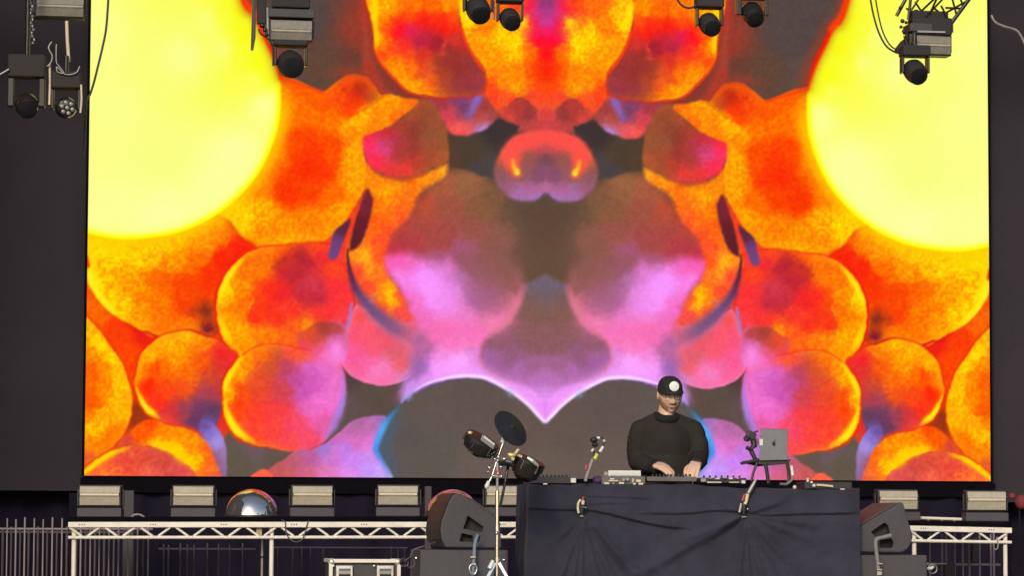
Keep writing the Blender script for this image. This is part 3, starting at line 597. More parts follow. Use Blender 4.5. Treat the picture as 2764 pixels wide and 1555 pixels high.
    K.stroke([(940, 672), (940, 700), (948, 745), (962, 782), (990, 820), (1025, 855), (1068, 888), (1112, 908)], [3.5, 4, 8, 12, 15, 19, 22, 22],
             [(110, 40, 40), (90, 40, 52), (92, 42, 66), (100, 58, 105), (112, 76, 128), (115, 82, 125), (132, 88, 130), (160, 95, 135)], [0.95, 1, 1, 1, 1, 0.95, 0.9, 0.4])
    K.stroke([(950, 818), (944, 850), (938, 885)], [3, 5, 4], (165, 120, 200), 0.85)
    K.stroke([(1012, 800), (1000, 815)], 6, (160, 100, 165), 0.4)
    K.dab(1122, 985, 22, 42, (158, 100, 172), 0.75)
    # the dark heart
    heart = [(1011, 1215), (1019, 1177), (1041, 1139), (1071, 1104), (1089, 1085), (1121, 1060), (1158, 1040), (1208, 1026), (1258, 1020), (1307, 1024), (1344, 1040), (1394, 1070), (1431, 1100), (1456, 1127), (1472, 1143)]
    K.stroke(heart[3:], 30, (244, 158, 252), [0.0, 0.15, 0.4] + [0.7] * 9, wob=False)
    K.stroke(heart[4:], [6, 9, 11, 12, 12, 12, 13, 14, 14, 12, 14], [(170, 160, 250), (205, 165, 250), (225, 165, 255), (240, 160, 255), (248, 160, 255), (245, 160, 255), (248, 168, 255), (250, 175, 255), (250, 170, 255), (250, 165, 255), (248, 150, 255)], 0.9, wob=False)
    K.region(heart + [(1490, 1143), (1490, 1340), (1072, 1340), (1054, 1287), (1046, 1273), (1030, 1247)], [(1150, 1120, (98, 84, 78)), (1300, 1080, (96, 82, 76)), (1400, 1180, (100, 84, 78)), (1150, 1230, (94, 86, 78)), (1100, 1180, (92, 84, 80)), (1090, 1250, (94, 86, 82)), (1300, 1260, (104, 90, 82)), (1450, 1260, (104, 90, 80))], soft=2.2, smooth=False, mott=0.35)
    K.stroke(heart[4:], [3, 3, 4, 4, 4, 4, 4, 4, 4, 4, 4], (105, 70, 175), 0.55)
    K.stroke([(p[0] - 3, p[1] - 5) for p in heart[5:]], [2, 3, 4, 5, 5, 5, 5, 5, 5, 5], (255, 222, 255), [0.4, 0.7, 0.9, 1, 1, 1, 1, 1, 1, 1], wob=False)
    K.stroke([(1080, 1110), (1062, 1140), (1046, 1175), (1036, 1215), (1050, 1245), (1064, 1290)], 20, (72, 96, 122), [0.2, 0.5, 0.6, 0.6, 0.5, 0.2], wob=False)
    K.stroke([(1075, 1100), (1050, 1130), (1034, 1155), (1021, 1185), (1014, 1215), (1028, 1242), (1048, 1272), (1056, 1290)], [5, 7, 9, 9, 8, 6, 5, 5], [(60, 110, 150), (60, 150, 225), (85, 175, 250), (75, 165, 252), (70, 150, 252), (95, 145, 250), (130, 165, 252), (180, 200, 255)], [0.5, 0.8, 0.95, 0.95, 0.95, 0.85, 0.8, 0.8], wob=False)
    K.dab(1375, 1062, 14, 8, (128, 150, 170), 0.7, 0.6)
    K.dab(1105, 1070, 16, 6, (150, 165, 205), 0.7, -0.6)
    # a video wall shows its oranges very saturated
    L = K.c @ np.array([0.3, 0.59, 0.11])
    warm = np.clip((K.c[..., 0] - K.c[..., 2] - 60) / 120, 0, 1) * (K.c[..., 1] < 225)
    K.c += (K.c - L[..., None]) * (0.08 * warm)[..., None]
    K.c[..., 1] *= 1 - 0.05 * warm * np.clip((200 - K.c[..., 1]) / 60, 0, 1)
    # faint breakup of the picture
    n = fbm(px, py, 7, 2)
    K.c *= (1 + 0.03 * n * (K.c[..., 1] < 225))[..., None]
    return np.clip(K.c, 0, 255)
# ------------------------------------------------------------------ the setting
def struct(mb, name, m, **k):
    return tag(mb.build(name, m, **k), kind='structure')

g = MB()
R_ = 3000.0
g.add([(-R_, -R_, -1.4), (R_, -R_, -1.4), (R_, R_, -1.4), (-R_, R_, -1.4)], [(0, 1, 2, 3)])
struct(g, 'ground', M['ground'])
struct(MB().box((0.4, 2.75, -0.7), (14.0, 9.5, 1.4)), 'stage_floor', M['stage_floor'])
# roof and black side walls of the stage, all outside the picture
struct(MB().box((0.4, 5.2, 7.6), (14.6, 4.6, 0.25)), 'stage_roof', M['black_matt'])

def curtain(name, x0, x1, z0, z1, Y, m, pleat=0.28, depth=0.05, nx=None, seed=0, along='x', label=None, nz=10):
    """a hanging cloth with soft pleats, x along the wall"""
    nx = nx or max(8, int(abs(x1 - x0) / 0.04))
    rng = np.random.RandomState(seed)
    ph = rng.rand(3) * 6
    vs, fs = [], []
    for j in range(nz + 1):
        z = z0 + (z1 - z0) * j / nz
        for i in range(nx + 1):
            x = x0 + (x1 - x0) * i / nx
            d = depth * (0.6 * math.sin(2 * math.pi * x / pleat + ph[0] + 0.5 * math.sin(x * 1.7 + ph[1])) + 0.4 * math.sin(2 * math.pi * x / (pleat * 2.3) + ph[2] + 0.3 * z))
            vs.append((x, Y + d, z) if along == 'x' else (Y + d, x, z))
    for j in range(nz):
        for i in range(nx):
            a = j * (nx + 1) + i
            fs.append((a, a + 1, a + nx + 2, a + nx + 1))
    mb = MB().add(vs, fs)
    return mb

SCREEN_Y = 5.0
HW = 3.7588            # half width of the video wall
ZB = 1.2449            # its lower edge
ZT = ZB + 4.75
zsplit_l = at(90, 1326, 5.3).z
o = curtain('x', -6.6, -HW + 0.3, zsplit_l, 7.4, 5.13, M['mesh_drape'], pleat=1.3, depth=0.02, seed=3).build('drape', M['mesh_drape'], smooth=True)
tag(o, 'charcoal grey hanging drape to the left of the glowing video wall', 'drape', 'drapes either side of the video wall')
o = curtain('x', HW - 0.3, 7.2, zsplit_l - 0.05, 7.4, 5.13, M['mesh_drape'], pleat=1.3, depth=0.02, seed=5).build('drape', M['mesh_drape'], smooth=True)
tag(o, 'charcoal grey hanging drape to the right of the glowing video wall', 'drape', 'drapes either side of the video wall')
o = curtain('x', -6.6, 7.2, 0.0, 1.62, 5.45, M['drape'], pleat=0.33, depth=0.05, seed=8).build('backdrop_curtain', M['drape'], smooth=True)
tag(o, 'long black curtain hanging below the video wall at the back of the stage', 'curtain')
o = curtain('x', -HW - 0.12, HW + 0.12, 0.0, ZB - 0.14, 5.02, M['drape'], pleat=0.27, depth=0.035, seed=12).build('screen_skirt', M['drape'], smooth=True)
tag(o, 'black pleated skirt hanging under the lower edge of the video wall', 'curtain')
for sx, nm in ((-6.65, 'left'), (7.3, 'right')):
    o = curtain('x', -1.5, 5.5, 0.0, 7.4, sx, M['drape'], pleat=0.5, depth=0.05, seed=4 if sx < 0 else 9, along='y').build('side_curtain', M['drape'], smooth=True)
    tag(o, 'black curtain closing the %s side of the stage' % nm, 'curtain', 'side curtains of the stage')

# ------------------------------------------------------------------ the video wall
NX, NZ = 720, 456
us = np.linspace(-1, 1, NX + 1)
zs = np.linspace(ZB, ZT, NZ + 1)
half = NX // 2
Xl, Zl = np.meshgrid(-np.abs(us[:half + 1]) * HW, zs)
def project(X, Y, Z):
    dx, dy, dz = X - CAM.x, Y - CAM.y, Z - CAM.z
    k = dx * _f.x + dy * _f.y + dz * _f.z
    return PW / 2 + F_PX * (dx * _r.x + dy * _r.y + dz * _r.z) / k, PH / 2 - F_PX * (dx * _u.x + dy * _u.y + dz * _u.z) / k
pxl, pyl = project(Xl, SCREEN_Y + 0 * Xl, Zl)
left = lin(paint(pxl, pyl))
full = np.concatenate([left, left[:, ::-1][:, 1:]], 1)          # the picture is mirrored about its middle
gx, gz = np.meshgrid(us * HW, zs)
co = np.stack([gx, np.full_like(gx, SCREEN_Y), gz], -1).reshape(-1, 3)
idx = np.arange((NX + 1) * (NZ + 1)).reshape(NZ + 1, NX + 1)
quads = np.stack([idx[:-1, :-1], idx[:-1, 1:], idx[1:, 1:], idx[1:, :-1]], -1).reshape(-1, 4)
wall = thing('video_wall', 'huge glowing video wall showing mirrored orange and magenta bubbles behind the performer', 'video screen', (0, SCREEN_Y, ZB))
me = bpy.data.meshes.new('display')
me.vertices.add(len(co))
me.vertices.foreach_set('co', (co - np.array([0, SCREEN_Y, ZB])).astype(np.float32).ravel())
me.loops.add(quads.size)
me.loops.foreach_set('vertex_index', quads.astype(np.int32).ravel())
me.polygons.add(len(quads))
me.polygons.foreach_set('loop_start', np.arange(0, quads.size, 4, dtype=np.int32))
me.update(calc_edges=True)
ca = me.color_attributes.new('picture', 'FLOAT_COLOR', 'POINT')
ca.data.foreach_set('color', np.concatenate([full.reshape(-1, 3), np.ones((len(co), 1))], 1).astype(np.float32).ravel())
m = bpy.data.materials.new("video wall picture")
m.use_nodes = True
t = m.node_tree
b = t.nodes["Principled BSDF"]
b.inputs["Base Color"].default_value = (0.001, 0.001, 0.001, 1)
b.inputs["Roughness"].default_value = 0.7
b.inputs["Specular IOR Level"].default_value = 0.0
an = t.nodes.new("ShaderNodeAttribute")
an.attribute_name = 'picture'
t.links.new(an.outputs["Color"], b.inputs["Emission Color"])
b.inputs["Emission Strength"].default_value = SCREEN_GAIN
me.materials.append(m)
o = bpy.data.objects.new('display', me)
C.objects.link(o)
o.parent = wall
fr = MB()
fr.box((0, SCREEN_Y + 0.047, (ZB + ZT) / 2), (2 * HW + 0.02, 0.07, ZT - ZB + 0.02))
fr.build('cabinet', M['screen_black'], wall)
MB().box((0, SCREEN_Y + 0.06, ZB - 0.075), (2 * HW + 0.06, 0.2, 0.12)).build('lower_frame', M['screen_black'], wall)
for s in (-1, 1):
    MB().box((s * (HW + 0.016), SCREEN_Y + 0.045, (ZB + ZT) / 2), (0.011, 0.08, ZT - ZB)).build('side_frame', M['screen_black'], wall)

# ------------------------------------------------------------------ risers of white ladder beam
RY = 2.0
def px2m(Y):
    return (Y + 21.0) / F_PX / math.cos(YAW)

def riser(label, xl_px, xr_px, ytop, ylow, leg_px, yr_top, yr_low, rot=0.0):
    A, B = at(xl_px, ytop, RY), at(xr_px, yr_top, RY)
    A2, B2 = at(xl_px, ylow, RY), at(xr_px, yr_low, RY)
    t = thing('stage_riser', label, 'riser', (A.x, RY, 0), 'white beam risers along the back of the stage')
    h1, h2 = 0.040, 0.024
    MB().bar(A, B, h1, 0.04).build('top_chord', M['white_alu'], t, bevel=0.004)
    MB().tube([A2, B2], h2 / 2, 12).build('bottom_chord', M['white_alu'], t, smooth='auto')
    L = (B - A).length
    n = int(round(L / 0.247))
    k = 0
    for i in range(n):
        for j in (0, 1):
            s0 = (i + (0.04 if j == 0 else 0.54)) / n
            s1 = (i + (0.38 if j == 0 else 0.88)) / n
            p = A.lerp(B, s0 if j == 0 else s1) + Vector((0, 0, -h1 / 2))
            q = A2.lerp(B2, s1 if j == 0 else s0) + Vector((0, 0, h2 / 2 - 0.002))
            MB().tube([p, q], 0.0085, 8).build('brace', M['white_alu'], t, smooth='auto')
    for lx in leg_px:
        s = (lx - xl_px) / (xr_px - xl_px)
        p = A.lerp(B, s)
        q = A2.lerp(B2, s)
        mbb = MB().tube([(p.x, RY + 0.03, p.z - 0.02), (p.x, RY + 0.03, 0.0)], 0.0165, 14)
        mbb.build('leg', M['white_alu'], t, smooth='auto')
        MB().lathe((p.x, RY + 0.03, 0.0), (0, 0, 1), [(0.05, 0.0), (0.05, 0.008), (0.02, 0.012), (0.02, 0.05)]).build('foot', M['black'], t)
    # deck with a dark edge
    c = (A + B) / 2
    ang = math.atan2((B - A).z, (B - A).x)
    MB().box((c.x, RY + 0.62, c.z + 0.04), (L, 1.26, 0.034), Euler((0, -ang, 0))).build('deck', M['screen_black'], t, bevel=0.004)
    # bolts along the chord
    for i in range(0, n):
        for k in range(3):
            p = A.lerp(B, (i + 0.32 + 0.07 * k) / n) + Vector((0, -0.021, 0.002))
            if i % 2 == 0:
                MB().lathe(p, (0, -1, 0), [(0.0045, 0), (0.0045, 0.002), (0.002, 0.003)], 6).build('bolt', M['black'], t)
    return t
deckA = riser('long white ladder beam riser behind the drum pads carrying five floor strobes', 184, 1413, 1417.5, 1452, (200, 729, 1407), 1417, 1451)
deckB = riser('short white ladder beam riser right of the covered table', 2455, 2730, 1427, 1460.5, (2716, 2470), 1433, 1465)
# ------------------------------------------------------------------ floor strobes on the risers
def make_strobe(W, name, label, cat, group, refl='reflector', tube='tube'):
    """built about its base centre, front at -y; W is the width of the lit panel"""
    t = thing(name, label, cat, (0, 0, 0), group)
    MB().box((0, 0.08, 0.034), (W + 0.035, 0.2, 0.066)).build('base', M['housing_grey'], t, bevel=0.006)
    H = W * 0.47
    z0 = 0.088
    MB().box((0, 0.085, z0 + H / 2), (W + 0.022, 0.13, H + 0.022)).build('housing', M['black'], t, bevel=0.006)
    # a reflector trough: two tilted plates and a tube on the ridge between them
    y = 0.012
    zm = z0 + H * 0.56
    MB().prism([(-W / 2, y, z0 + H), (-W / 2, y - 0.004, z0 + H), (-W / 2, y - 0.022, zm + 0.012), (-W / 2, y, zm + 0.012)], (W, 0, 0)).build('upper_reflector', M[refl], t)
    MB().prism([(-W / 2, y, zm - 0.014), (-W / 2, y - 0.022, zm - 0.014), (-W / 2, y - 0.006, z0), (-W / 2, y, z0)], (W, 0, 0)).build('lower_reflector', M[refl], t)
    MB().tube([(-W / 2 + 0.004, y - 0.014, zm - 0.001), (W / 2 - 0.004, y - 0.014, zm - 0.001)], 0.0115, 10).build('lamp_tube', M[tube], t, smooth='auto')
    for s in (-1, 1):
        MB().box((s * (W / 2 + 0.02), 0.08, z0 + H * 0.4), (0.012, 0.05, H * 0.9)).build('yoke_arm', M['black'], t, bevel=0.003)
    return t

SY = 2.35
sl = px2m(SY)
W1 = 105 * sl
proto = make_strobe(W1, 'floor_strobe', '', 'strobe light', 'floor strobes standing on the risers')
spots = [(268, 1401, 'floor strobe at the far left end of the long riser, above its left leg'),
         (521, 1401, 'floor strobe just left of the mirrored dome that is fully visible'),
         (843, 1400, 'floor strobe just right of the mirrored dome that is fully visible'),
         (1074, 1399, 'floor strobe beside the left floor monitor'),
         (1366, 1399, 'floor strobe half hidden behind the pole of the drum pad stand'),
         (2426, 1410, 'floor strobe partly hidden by the right floor monitor'),
         (2664, 1412, 'floor strobe on the right end of the short riser, clear of the monitor')]
for i, (px, py, lab) in enumerate(spots):
    o = proto if i == 0 else copy_tree(proto)
    o['label'] = lab
    p = at(px, py, SY)
    dk = at(px, 1417 + (py - 1400), RY).z + 0.057
    o.location = (p.x, SY, dk)
    o.rotation_euler.z = -0.05 + 0.05 * ((i * 7) % 3 - 1)

# mirrored domes
for px, lab in ((681, 'mirrored half dome on the long riser between two floor strobes'), (1226, 'mirrored half dome mostly hidden behind the left floor monitor')):
    p = at(px, 1405, SY)
    R = 71 * sl
    base = Vector((p.x, SY + 0.12, at(px, 1417, RY).z + 0.057))
    t = thing('mirrored_dome', lab, 'dome', base, 'mirrored domes on the long riser')
    prof = [(R * 1.0, 0.0), (R * 1.0, 0.012)] + [(R * math.cos(a), 0.012 + (R * 0.99) * math.sin(a)) for a in np.linspace(0.04, math.pi / 2, 22)]
    MB().lathe(base, (0, 0, 1), prof, 56).build('shell', M['mirror'], t, smooth='auto')
    MB().lathe(base, (0, 0, 1), [(R * 1.04, 0.0), (R * 1.04, 0.010), (R * 0.99, 0.014)], 56).build('base_ring', M['black'], t)

# dull posts and bits behind the strobes
def post(px0, px1, py0, py1, Y, lab, name='support_post', m='post', cat='post', group='dull grey posts behind the strobes'):
    a, b = at(px0, py1, Y), at(px1, py0, Y)
    t = thing(name, lab, cat, ((a.x + b.x) / 2, Y, 0), group)
    MB().box(((a.x + b.x) / 2, Y, b.z / 2), (b.x - a.x, 0.1, b.z)).build('shaft', M[m], t, bevel=0.006)
    MB().box(((a.x + b.x) / 2, Y, 0.01), (b.x - a.x + 0.1, 0.2, 0.02)).build('foot_plate', M[m], t)
    return t
post(332, 362, 1325, 1400, 4.1, 'dull grey post to the right of the leftmost floor strobe')
post(1146, 1164, 1314, 1388, 4.1, 'thin dull post behind the long riser near the half hidden dome')

# white handrail lying over the right riser
t = thing('handrail', 'short white handrail standing on the right riser behind the monitor', 'handrail', at(2540, 1412, 2.6))
MB().tube([at(2484, 1399, 2.6), at(2598, 1403, 2.6)], 0.012, 10).build('rail', M['white_alu'], t, smooth='auto')
for px in (2506, 2542, 2576):
    MB().tube([at(px, 1400, 2.6), at(px, 1419, 2.6)], 0.007, 8).build('upright', M['bar_grey'], t, smooth='auto')

# block and pole at the middle leg of the left riser
t = thing('grey_pole', 'thin grey pole with a dark band standing beside the middle leg of the long riser', 'pole', (at(708, 1460, 2.2).x, 2.2, 0))
p = at(708, 1452, 2.2)
MB().tube([(p.x, 2.2, p.z), (p.x, 2.2, 0)], 0.009, 10).build('tube', M['bar_grey'], t, smooth='auto')
MB().tube([at(708, 1502, 2.2), at(708, 1508, 2.2)], 0.0115, 10).build('band', M['black'], t, smooth='auto')
a = at(699, 1437, 2.05)
o = MB().box(a, (0.042, 0.05, 0.058)).build('wood_block', M['wood'], bevel=0.003)
tag(o, 'small beige wooden block wedged in the long riser below the dome', 'block')

# hose and leads lying on the risers
def lead(label, pts, Y, r, m='bar_dark'):
    o = MB().tube(catmull([at(x, y, Y) for x, y in pts], 6), r, 8).build('cable', M[m], smooth='auto')
    return tag(o, label, 'cable', 'cables lying on the risers')
lead('grey hose arching up from the long riser right of the leftmost strobe', [(352, 1404), (360, 1392), (375, 1390), (388, 1396), (396, 1408)], 2.2, 0.007, 'bar_grey')
lead('thin dark cable running along the riser top between the second strobe and the dome', [(575, 1402), (590, 1398), (604, 1401), (616, 1404)], 2.2, 0.005)
lead('dark cable looping off the riser front right of its middle leg', [(760, 1404), (770, 1412), (772, 1440), (790, 1462), (815, 1458), (828, 1420), (832, 1406)], 1.97, 0.004)
lead('dark cable hanging below the right riser near its end leg', [(2690, 1450), (2694, 1472), (2690, 1484), (2682, 1482)], 1.97, 0.005, 'bar_grey')

# ------------------------------------------------------------------ barriers
def barrier(label, x0, x1, ytop, yrail, bars, Y, mats, group, r=0.0068, rails2=None):
    A, B = at(x0, yrail, Y), at(x1, yrail, Y)
    t = thing('crowd_barrier', label, 'barrier', ((A.x + B.x) / 2, Y, 0), group)
    MB().tube([A, (B.x, Y, A.z)], r * 1.1, 8).build('rail', M[mats], t, smooth='auto')
    MB().tube([(A.x, Y, 0.12), (B.x, Y, 0.12)], r * 1.1, 8).build('rail', M[mats], t, smooth='auto')
    for k, px in enumerate(bars):
        p = at(px, ytop + 3 * math.sin(k * 2.1), Y)
        MB().tube([(p.x, Y - 0.012, p.z), (p.x, Y - 0.012, 0.05)], r * (0.9 + 0.12 * math.sin(k * 1.7)), 8).build('bar', M[mats], t, smooth='auto')
    for xx in (A.x + 0.1, B.x - 0.1):
        MB().box((xx, Y, 0.02), (0.06, 0.5, 0.04)).build('foot', M[mats], t, bevel=0.005)
    return t
barrier('pale steel bar barrier at the far left edge beside the long riser', -60, 184, 1400, 1428, [-55, -30, -5, 20, 43.5, 67.5, 93, 117, 142, 168], 3.6, 'bar_grey', 'steel barriers at the back of the stage')
barrier('pale steel bar barrier standing behind the left end of the long riser', 186, 412, 1402, 1429, [196, 219, 245, 269, 295, 321, 347, 372, 401], 3.6, 'bar_grey', 'steel barriers at the back of the stage')
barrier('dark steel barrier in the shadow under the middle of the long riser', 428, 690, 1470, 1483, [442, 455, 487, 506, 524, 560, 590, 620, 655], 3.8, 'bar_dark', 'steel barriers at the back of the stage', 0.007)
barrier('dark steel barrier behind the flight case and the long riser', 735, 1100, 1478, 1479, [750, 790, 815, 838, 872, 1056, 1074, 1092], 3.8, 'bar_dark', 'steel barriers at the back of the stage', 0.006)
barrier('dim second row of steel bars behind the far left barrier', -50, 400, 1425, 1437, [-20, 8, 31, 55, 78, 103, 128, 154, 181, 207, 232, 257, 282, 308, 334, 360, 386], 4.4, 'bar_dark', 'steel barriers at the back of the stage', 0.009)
barrier('pale steel bar barrier under the right riser', 2494, 2700, 1440, 1525, [2509, 2542, 2553, 2576, 2597.5, 2615, 2643, 2673, 2681], 3.4, 'bar_grey', 'steel barriers at the back of the stage', 0.0085)
a = at(2562, 1540, 3.3)
o = MB().box(a, (0.085, 0.06, 0.1)).build('junction_box', M['post'], bevel=0.006)
tag(o, 'small grey box fixed low on the barrier under the right riser', 'box')
a = at(2632, 1485, 3.3)
o = MB().box(a, (0.055, 0.05, 0.19)).build('equipment_box', M['post'], bevel=0.005)
tag(o, 'narrow grey box hanging high among the bars under the right riser', 'box')

# red bundle at the right edge
t = thing('red_bundle', 'red rounded bundle at the far right edge beside the drape', 'bundle', at(2750, 1375, 2.3))
mb = MB()
mb.ball(at(2758, 1356, 2.3), (0.052, 0.05, 0.056), 16)
mb.ball(at(2732, 1340, 2.33), (0.028, 0.03, 0.026), 14)
mb.build('cover', M['dark_red'], t, smooth=True)
MB().tube([at(2752, 1375, 2.32), at(2752, 1420, 2.32), (at(2752, 1420, 2.32).x, 2.32, 0)], 0.008, 8).build('stem', M['drape'], t)

# ------------------------------------------------------------------ flight case
FY = 1.0
def pbox(mb, x0, y0, x1, y1, Y, d):
    a, b = at(x0, y1, Y), at(x1, y0, Y)
    return mb.box(((a.x + b.x) / 2, Y + d / 2, (a.z + b.z) / 2), (b.x - a.x, d, b.z - a.z))
A, B = at(888, 1510, FY), at(1082, 1510, FY)
t = thing('flight_case', 'black flight case with white aluminium edges and recessed handles in front of the long riser', 'flight case', ((A.x + B.x) / 2, FY, 0))
zt = A.z
cx, wd = (A.x + B.x) / 2, B.x - A.x
ed = 0.026
MB().box((cx, FY + 0.31, (zt + 0.1) / 2), (wd - 0.02, 0.58, zt - 0.12)).build('body', M['cabinet'], t, bevel=0.004)
for z in (zt - ed / 2, 0.1 + ed / 2):
    MB().box((cx, FY + 0.005, z), (wd - 2 * ed, 0.03, ed)).build('edge_trim', M['white_alu'], t, bevel=0.003)
for s in (-1, 1):
    MB().box((cx + s * (wd / 2 - ed / 2), FY + 0.005, (zt + 0.1) / 2), (ed, 0.03, zt - 0.1 - 2 * ed)).build('edge_trim', M['white_alu'], t, bevel=0.003)
    MB().box((cx + s * (wd / 2 - ed / 2), FY + 0.31, zt - ed / 2), (ed, 0.57, ed)).build('edge_trim', M['white_alu'], t, bevel=0.003)
    MB().ball((cx + s * (wd / 2 - 0.02), FY + 0.008, zt - 0.02), 0.026, 14).build('ball_corner', M['alu'], t, smooth=True)
    for yy in (0.1, 0.5):
        MB().lathe((cx + s * (wd / 2 - 0.08), FY + yy, 0.05), (1, 0, 0), [(0.05, -0.015), (0.05, 0.015)], 20).build('wheel', M['black'], t)
for x0 in (907, 1017):
    d = MB()
    pbox(d, x0, 1528, x0 + 46, 1572, FY - 0.012, 0.012)
    dish = d.build('handle_dish', M['alu'], t, bevel=0.005)
    e = MB()
    pbox(e, x0 + 7, 1535, x0 + 39, 1563, FY - 0.016, 0.004)
    e.build('recess', M['mid_grey'], dish, bevel=0.001)
    h = MB().tube([at(x0 + 8, 1538, FY - 0.022), at(x0 + 38, 1538, FY - 0.022)], 0.007, 8)
    h.build('grip', M['chrome'], dish, smooth='auto')
    h = MB().tube([at(x0 + 8, 1554, FY - 0.022), at(x0 + 38, 1554, FY - 0.022)], 0.008, 8)
    h.build('grip', M['black'], dish, smooth='auto')
    for cxp in (x0 - 7, ):
        MB().lathe(at(cxp, 1529, FY - 0.003), (0, -1, 0), [(0.008, 0), (0.008, 0.004), (0.003, 0.006)], 10).build('rivet', M['alu'], t)

# ------------------------------------------------------------------ floor monitors on bass boxes
def cut(o, cutter):
    md = o.modifiers.new('cut', 'BOOLEAN')
    md.operation = 'DIFFERENCE'
    md.solver = 'EXACT'
    md.object = cutter
    bpy.context.view_layer.update()
    dg = bpy.context.evaluated_depsgraph_get()
    me = bpy.data.meshes.new_from_object(o.evaluated_get(dg))
    o.modifiers.clear()
    o.data = me
    bpy.data.objects.remove(cutter, do_unlink=True)

def monitor(label, prof, pockets, Y, depth, yaw, slope):
    P = [at(x, y, Y) for x, y in prof]
    base = Vector((sum(p.x for p in P) / len(P), Y, min(p.z for p in P)))
    R = Matrix.Rotation(yaw, 3, 'Z')
    t = thing('floor_monitor', label, 'speaker', base, 'floor monitor speakers beside the table')
    piv = Vector((base.x, Y, 0))
    rt = lambda p: piv + R @ (Vector(p) - piv)
    dv = R @ Vector((0, depth, 0))
    body = MB().prism([rt(p) for p in P], dv).build('cabinet', M['cabinet'], t, bevel=0.008)
    for pk in pockets:
        c = MB().prism([rt(at(x, y, Y) + Vector((0, -0.05, 0))) for x, y in pk], R @ Vector((0, 0.14, 0))).build('cutter', M['black'], t)
        cut(body, c)
        mb = MB().prism([rt(at(x, y, Y) + Vector((0, 0.075, 0))) for x, y in pk], R @ Vector((0, 0.006, 0)))
        mb.build('handle_cup', M['black_matt'], t)
    # grille over the sloping baffle
    a, b = rt(at(*slope[0], Y)), rt(at(*slope[1], Y))
    n = (b - a).cross(dv).normalized()
    if n.z < 0:
        n = -n
    g0, g1 = a.lerp(b, 0.04), a.lerp(b, 0.96)
    MB().prism([g0 + dv * 0.05, g1 + dv * 0.05, g1 + dv * 0.95, g0 + dv * 0.95], n * 0.012).build('grille', M['grille'], t, bevel=0.003)
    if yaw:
        # thin sheet added on the rounded end, red screen glow in its colour
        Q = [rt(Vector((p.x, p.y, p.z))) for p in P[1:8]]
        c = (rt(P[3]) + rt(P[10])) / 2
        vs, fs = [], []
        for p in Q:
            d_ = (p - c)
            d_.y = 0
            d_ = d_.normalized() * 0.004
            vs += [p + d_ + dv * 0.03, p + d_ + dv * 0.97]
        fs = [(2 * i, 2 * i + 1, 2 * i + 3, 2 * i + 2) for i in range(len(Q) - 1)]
        e = MB().add(vs, fs).build('end_panel', M['end_red_glow'], t)
        e['label'] = 'rounded end panel with red screen glow painted in'
    return t, rt

mL = [(1202, 1479), (1191, 1456), (1188, 1431), (1191, 1408), (1200, 1385), (1210, 1358), (1222, 1337), (1232, 1332), (1244, 1334), (1262, 1344), (1338, 1394), (1352, 1412), (1356, 1481)]
pkL = [[(1262, 1393), (1268, 1396), (1307, 1423), (1303, 1437), (1293, 1438), (1250, 1428)], [(1246, 1440), (1278, 1447), (1278, 1465), (1240, 1463)], [(1288, 1448), (1298, 1449), (1294, 1464), (1286, 1464)]]
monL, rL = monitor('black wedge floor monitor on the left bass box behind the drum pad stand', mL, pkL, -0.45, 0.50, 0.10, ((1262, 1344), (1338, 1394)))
mR = [(2318, 1491), (2320, 1423), (2428, 1358), (2434, 1356), (2439, 1362), (2450, 1400), (2461, 1438), (2462, 1464), (2451, 1482), (2434, 1493)]
pkR = [[(2350, 1437), (2388, 1411), (2398, 1420), (2402, 1440), (2366, 1452)], [(2374, 1459), (2406, 1454), (2412, 1466), (2410, 1477), (2403, 1481), (2374, 1480)]]
monR, rR = monitor('black wedge floor monitor on the right bass box, its sloping face tinted orange', mR, pkR, 0.10, 0.75, 0.0, ((2320, 1423), (2428, 1358)))

def bass_box(label, x0, x1, y0, Y, depth):
    a, b = at(x0, y0, Y), at(x1, y0, Y)
    t = thing('bass_box', label, 'speaker', ((a.x + b.x) / 2, Y, 0), 'bass boxes under the floor monitors')
    MB().box(((a.x + b.x) / 2, Y + depth / 2, a.z / 2), (b.x - a.x, depth, a.z)).build('cabinet', M['cabinet'], t, bevel=0.01)
    MB().box(((a.x + b.x) / 2, Y - 0.004, a.z * 0.33), ((b.x - a.x) * 0.6, 0.012, 0.1)).build('handle_plate', M['black'], t, bevel=0.003)
    for s in (-1, 1):
        for yy in (0.06, depth - 0.06):
            MB().lathe(((a.x + b.x) / 2 + s * 0.2, Y + yy, -0.0), (0, 0, 1), [(0.025, 0.0), (0.025, 0.012)], 12).build('rubber_foot', M['black'], t)
    return t
bass_box('dark grey bass box under the left floor monitor', 1134, 1372, 1485, -0.48, 0.75)
bass_box('dark grey bass box under the right floor monitor', 2319, 2503, 1499, 0.06, 0.85)

def strap(label, pts, Y, m, buckles, w=0.022):
    P = [at(x, y, Y) for x, y in pts]
    t = thing('ratchet_strap', label, 'strap', P[-1], 'straps hanging from the floor monitors')
    MB().tube(catmull(P, 4), w / 2, 8).build('webbing', M[m], t, smooth='auto')
    for x, y in buckles:
        p = at(x, y, Y - 0.02)
        MB().box(p, (0.036, 0.016, 0.012)).build('buckle', M['chrome'], t, bevel=0.003)
    return t
strap('blue grey ratchet strap hanging from the left floor monitor over its box', [(1290, 1444), (1287, 1452), (1282, 1470), (1280, 1500), (1278, 1530), (1276, 1575)], -0.56, 'blue_strap', [(1277, 1505), (1278, 1524)])
p = at(1277, 1538, -0.58)
o = MB()
for k in range(14):
    pass
ring = [p + Vector((0.024 * math.cos(a), 0, 0.034 * math.sin(a))) for a in np.linspace(0, 2 * math.pi, 20)]
o = MB().tube(ring, 0.006, 8).build('strap_ratchet', M['chrome'], smooth='auto')
tag(o, 'chrome ratchet ring on the strap below the left floor monitor', 'ratchet')
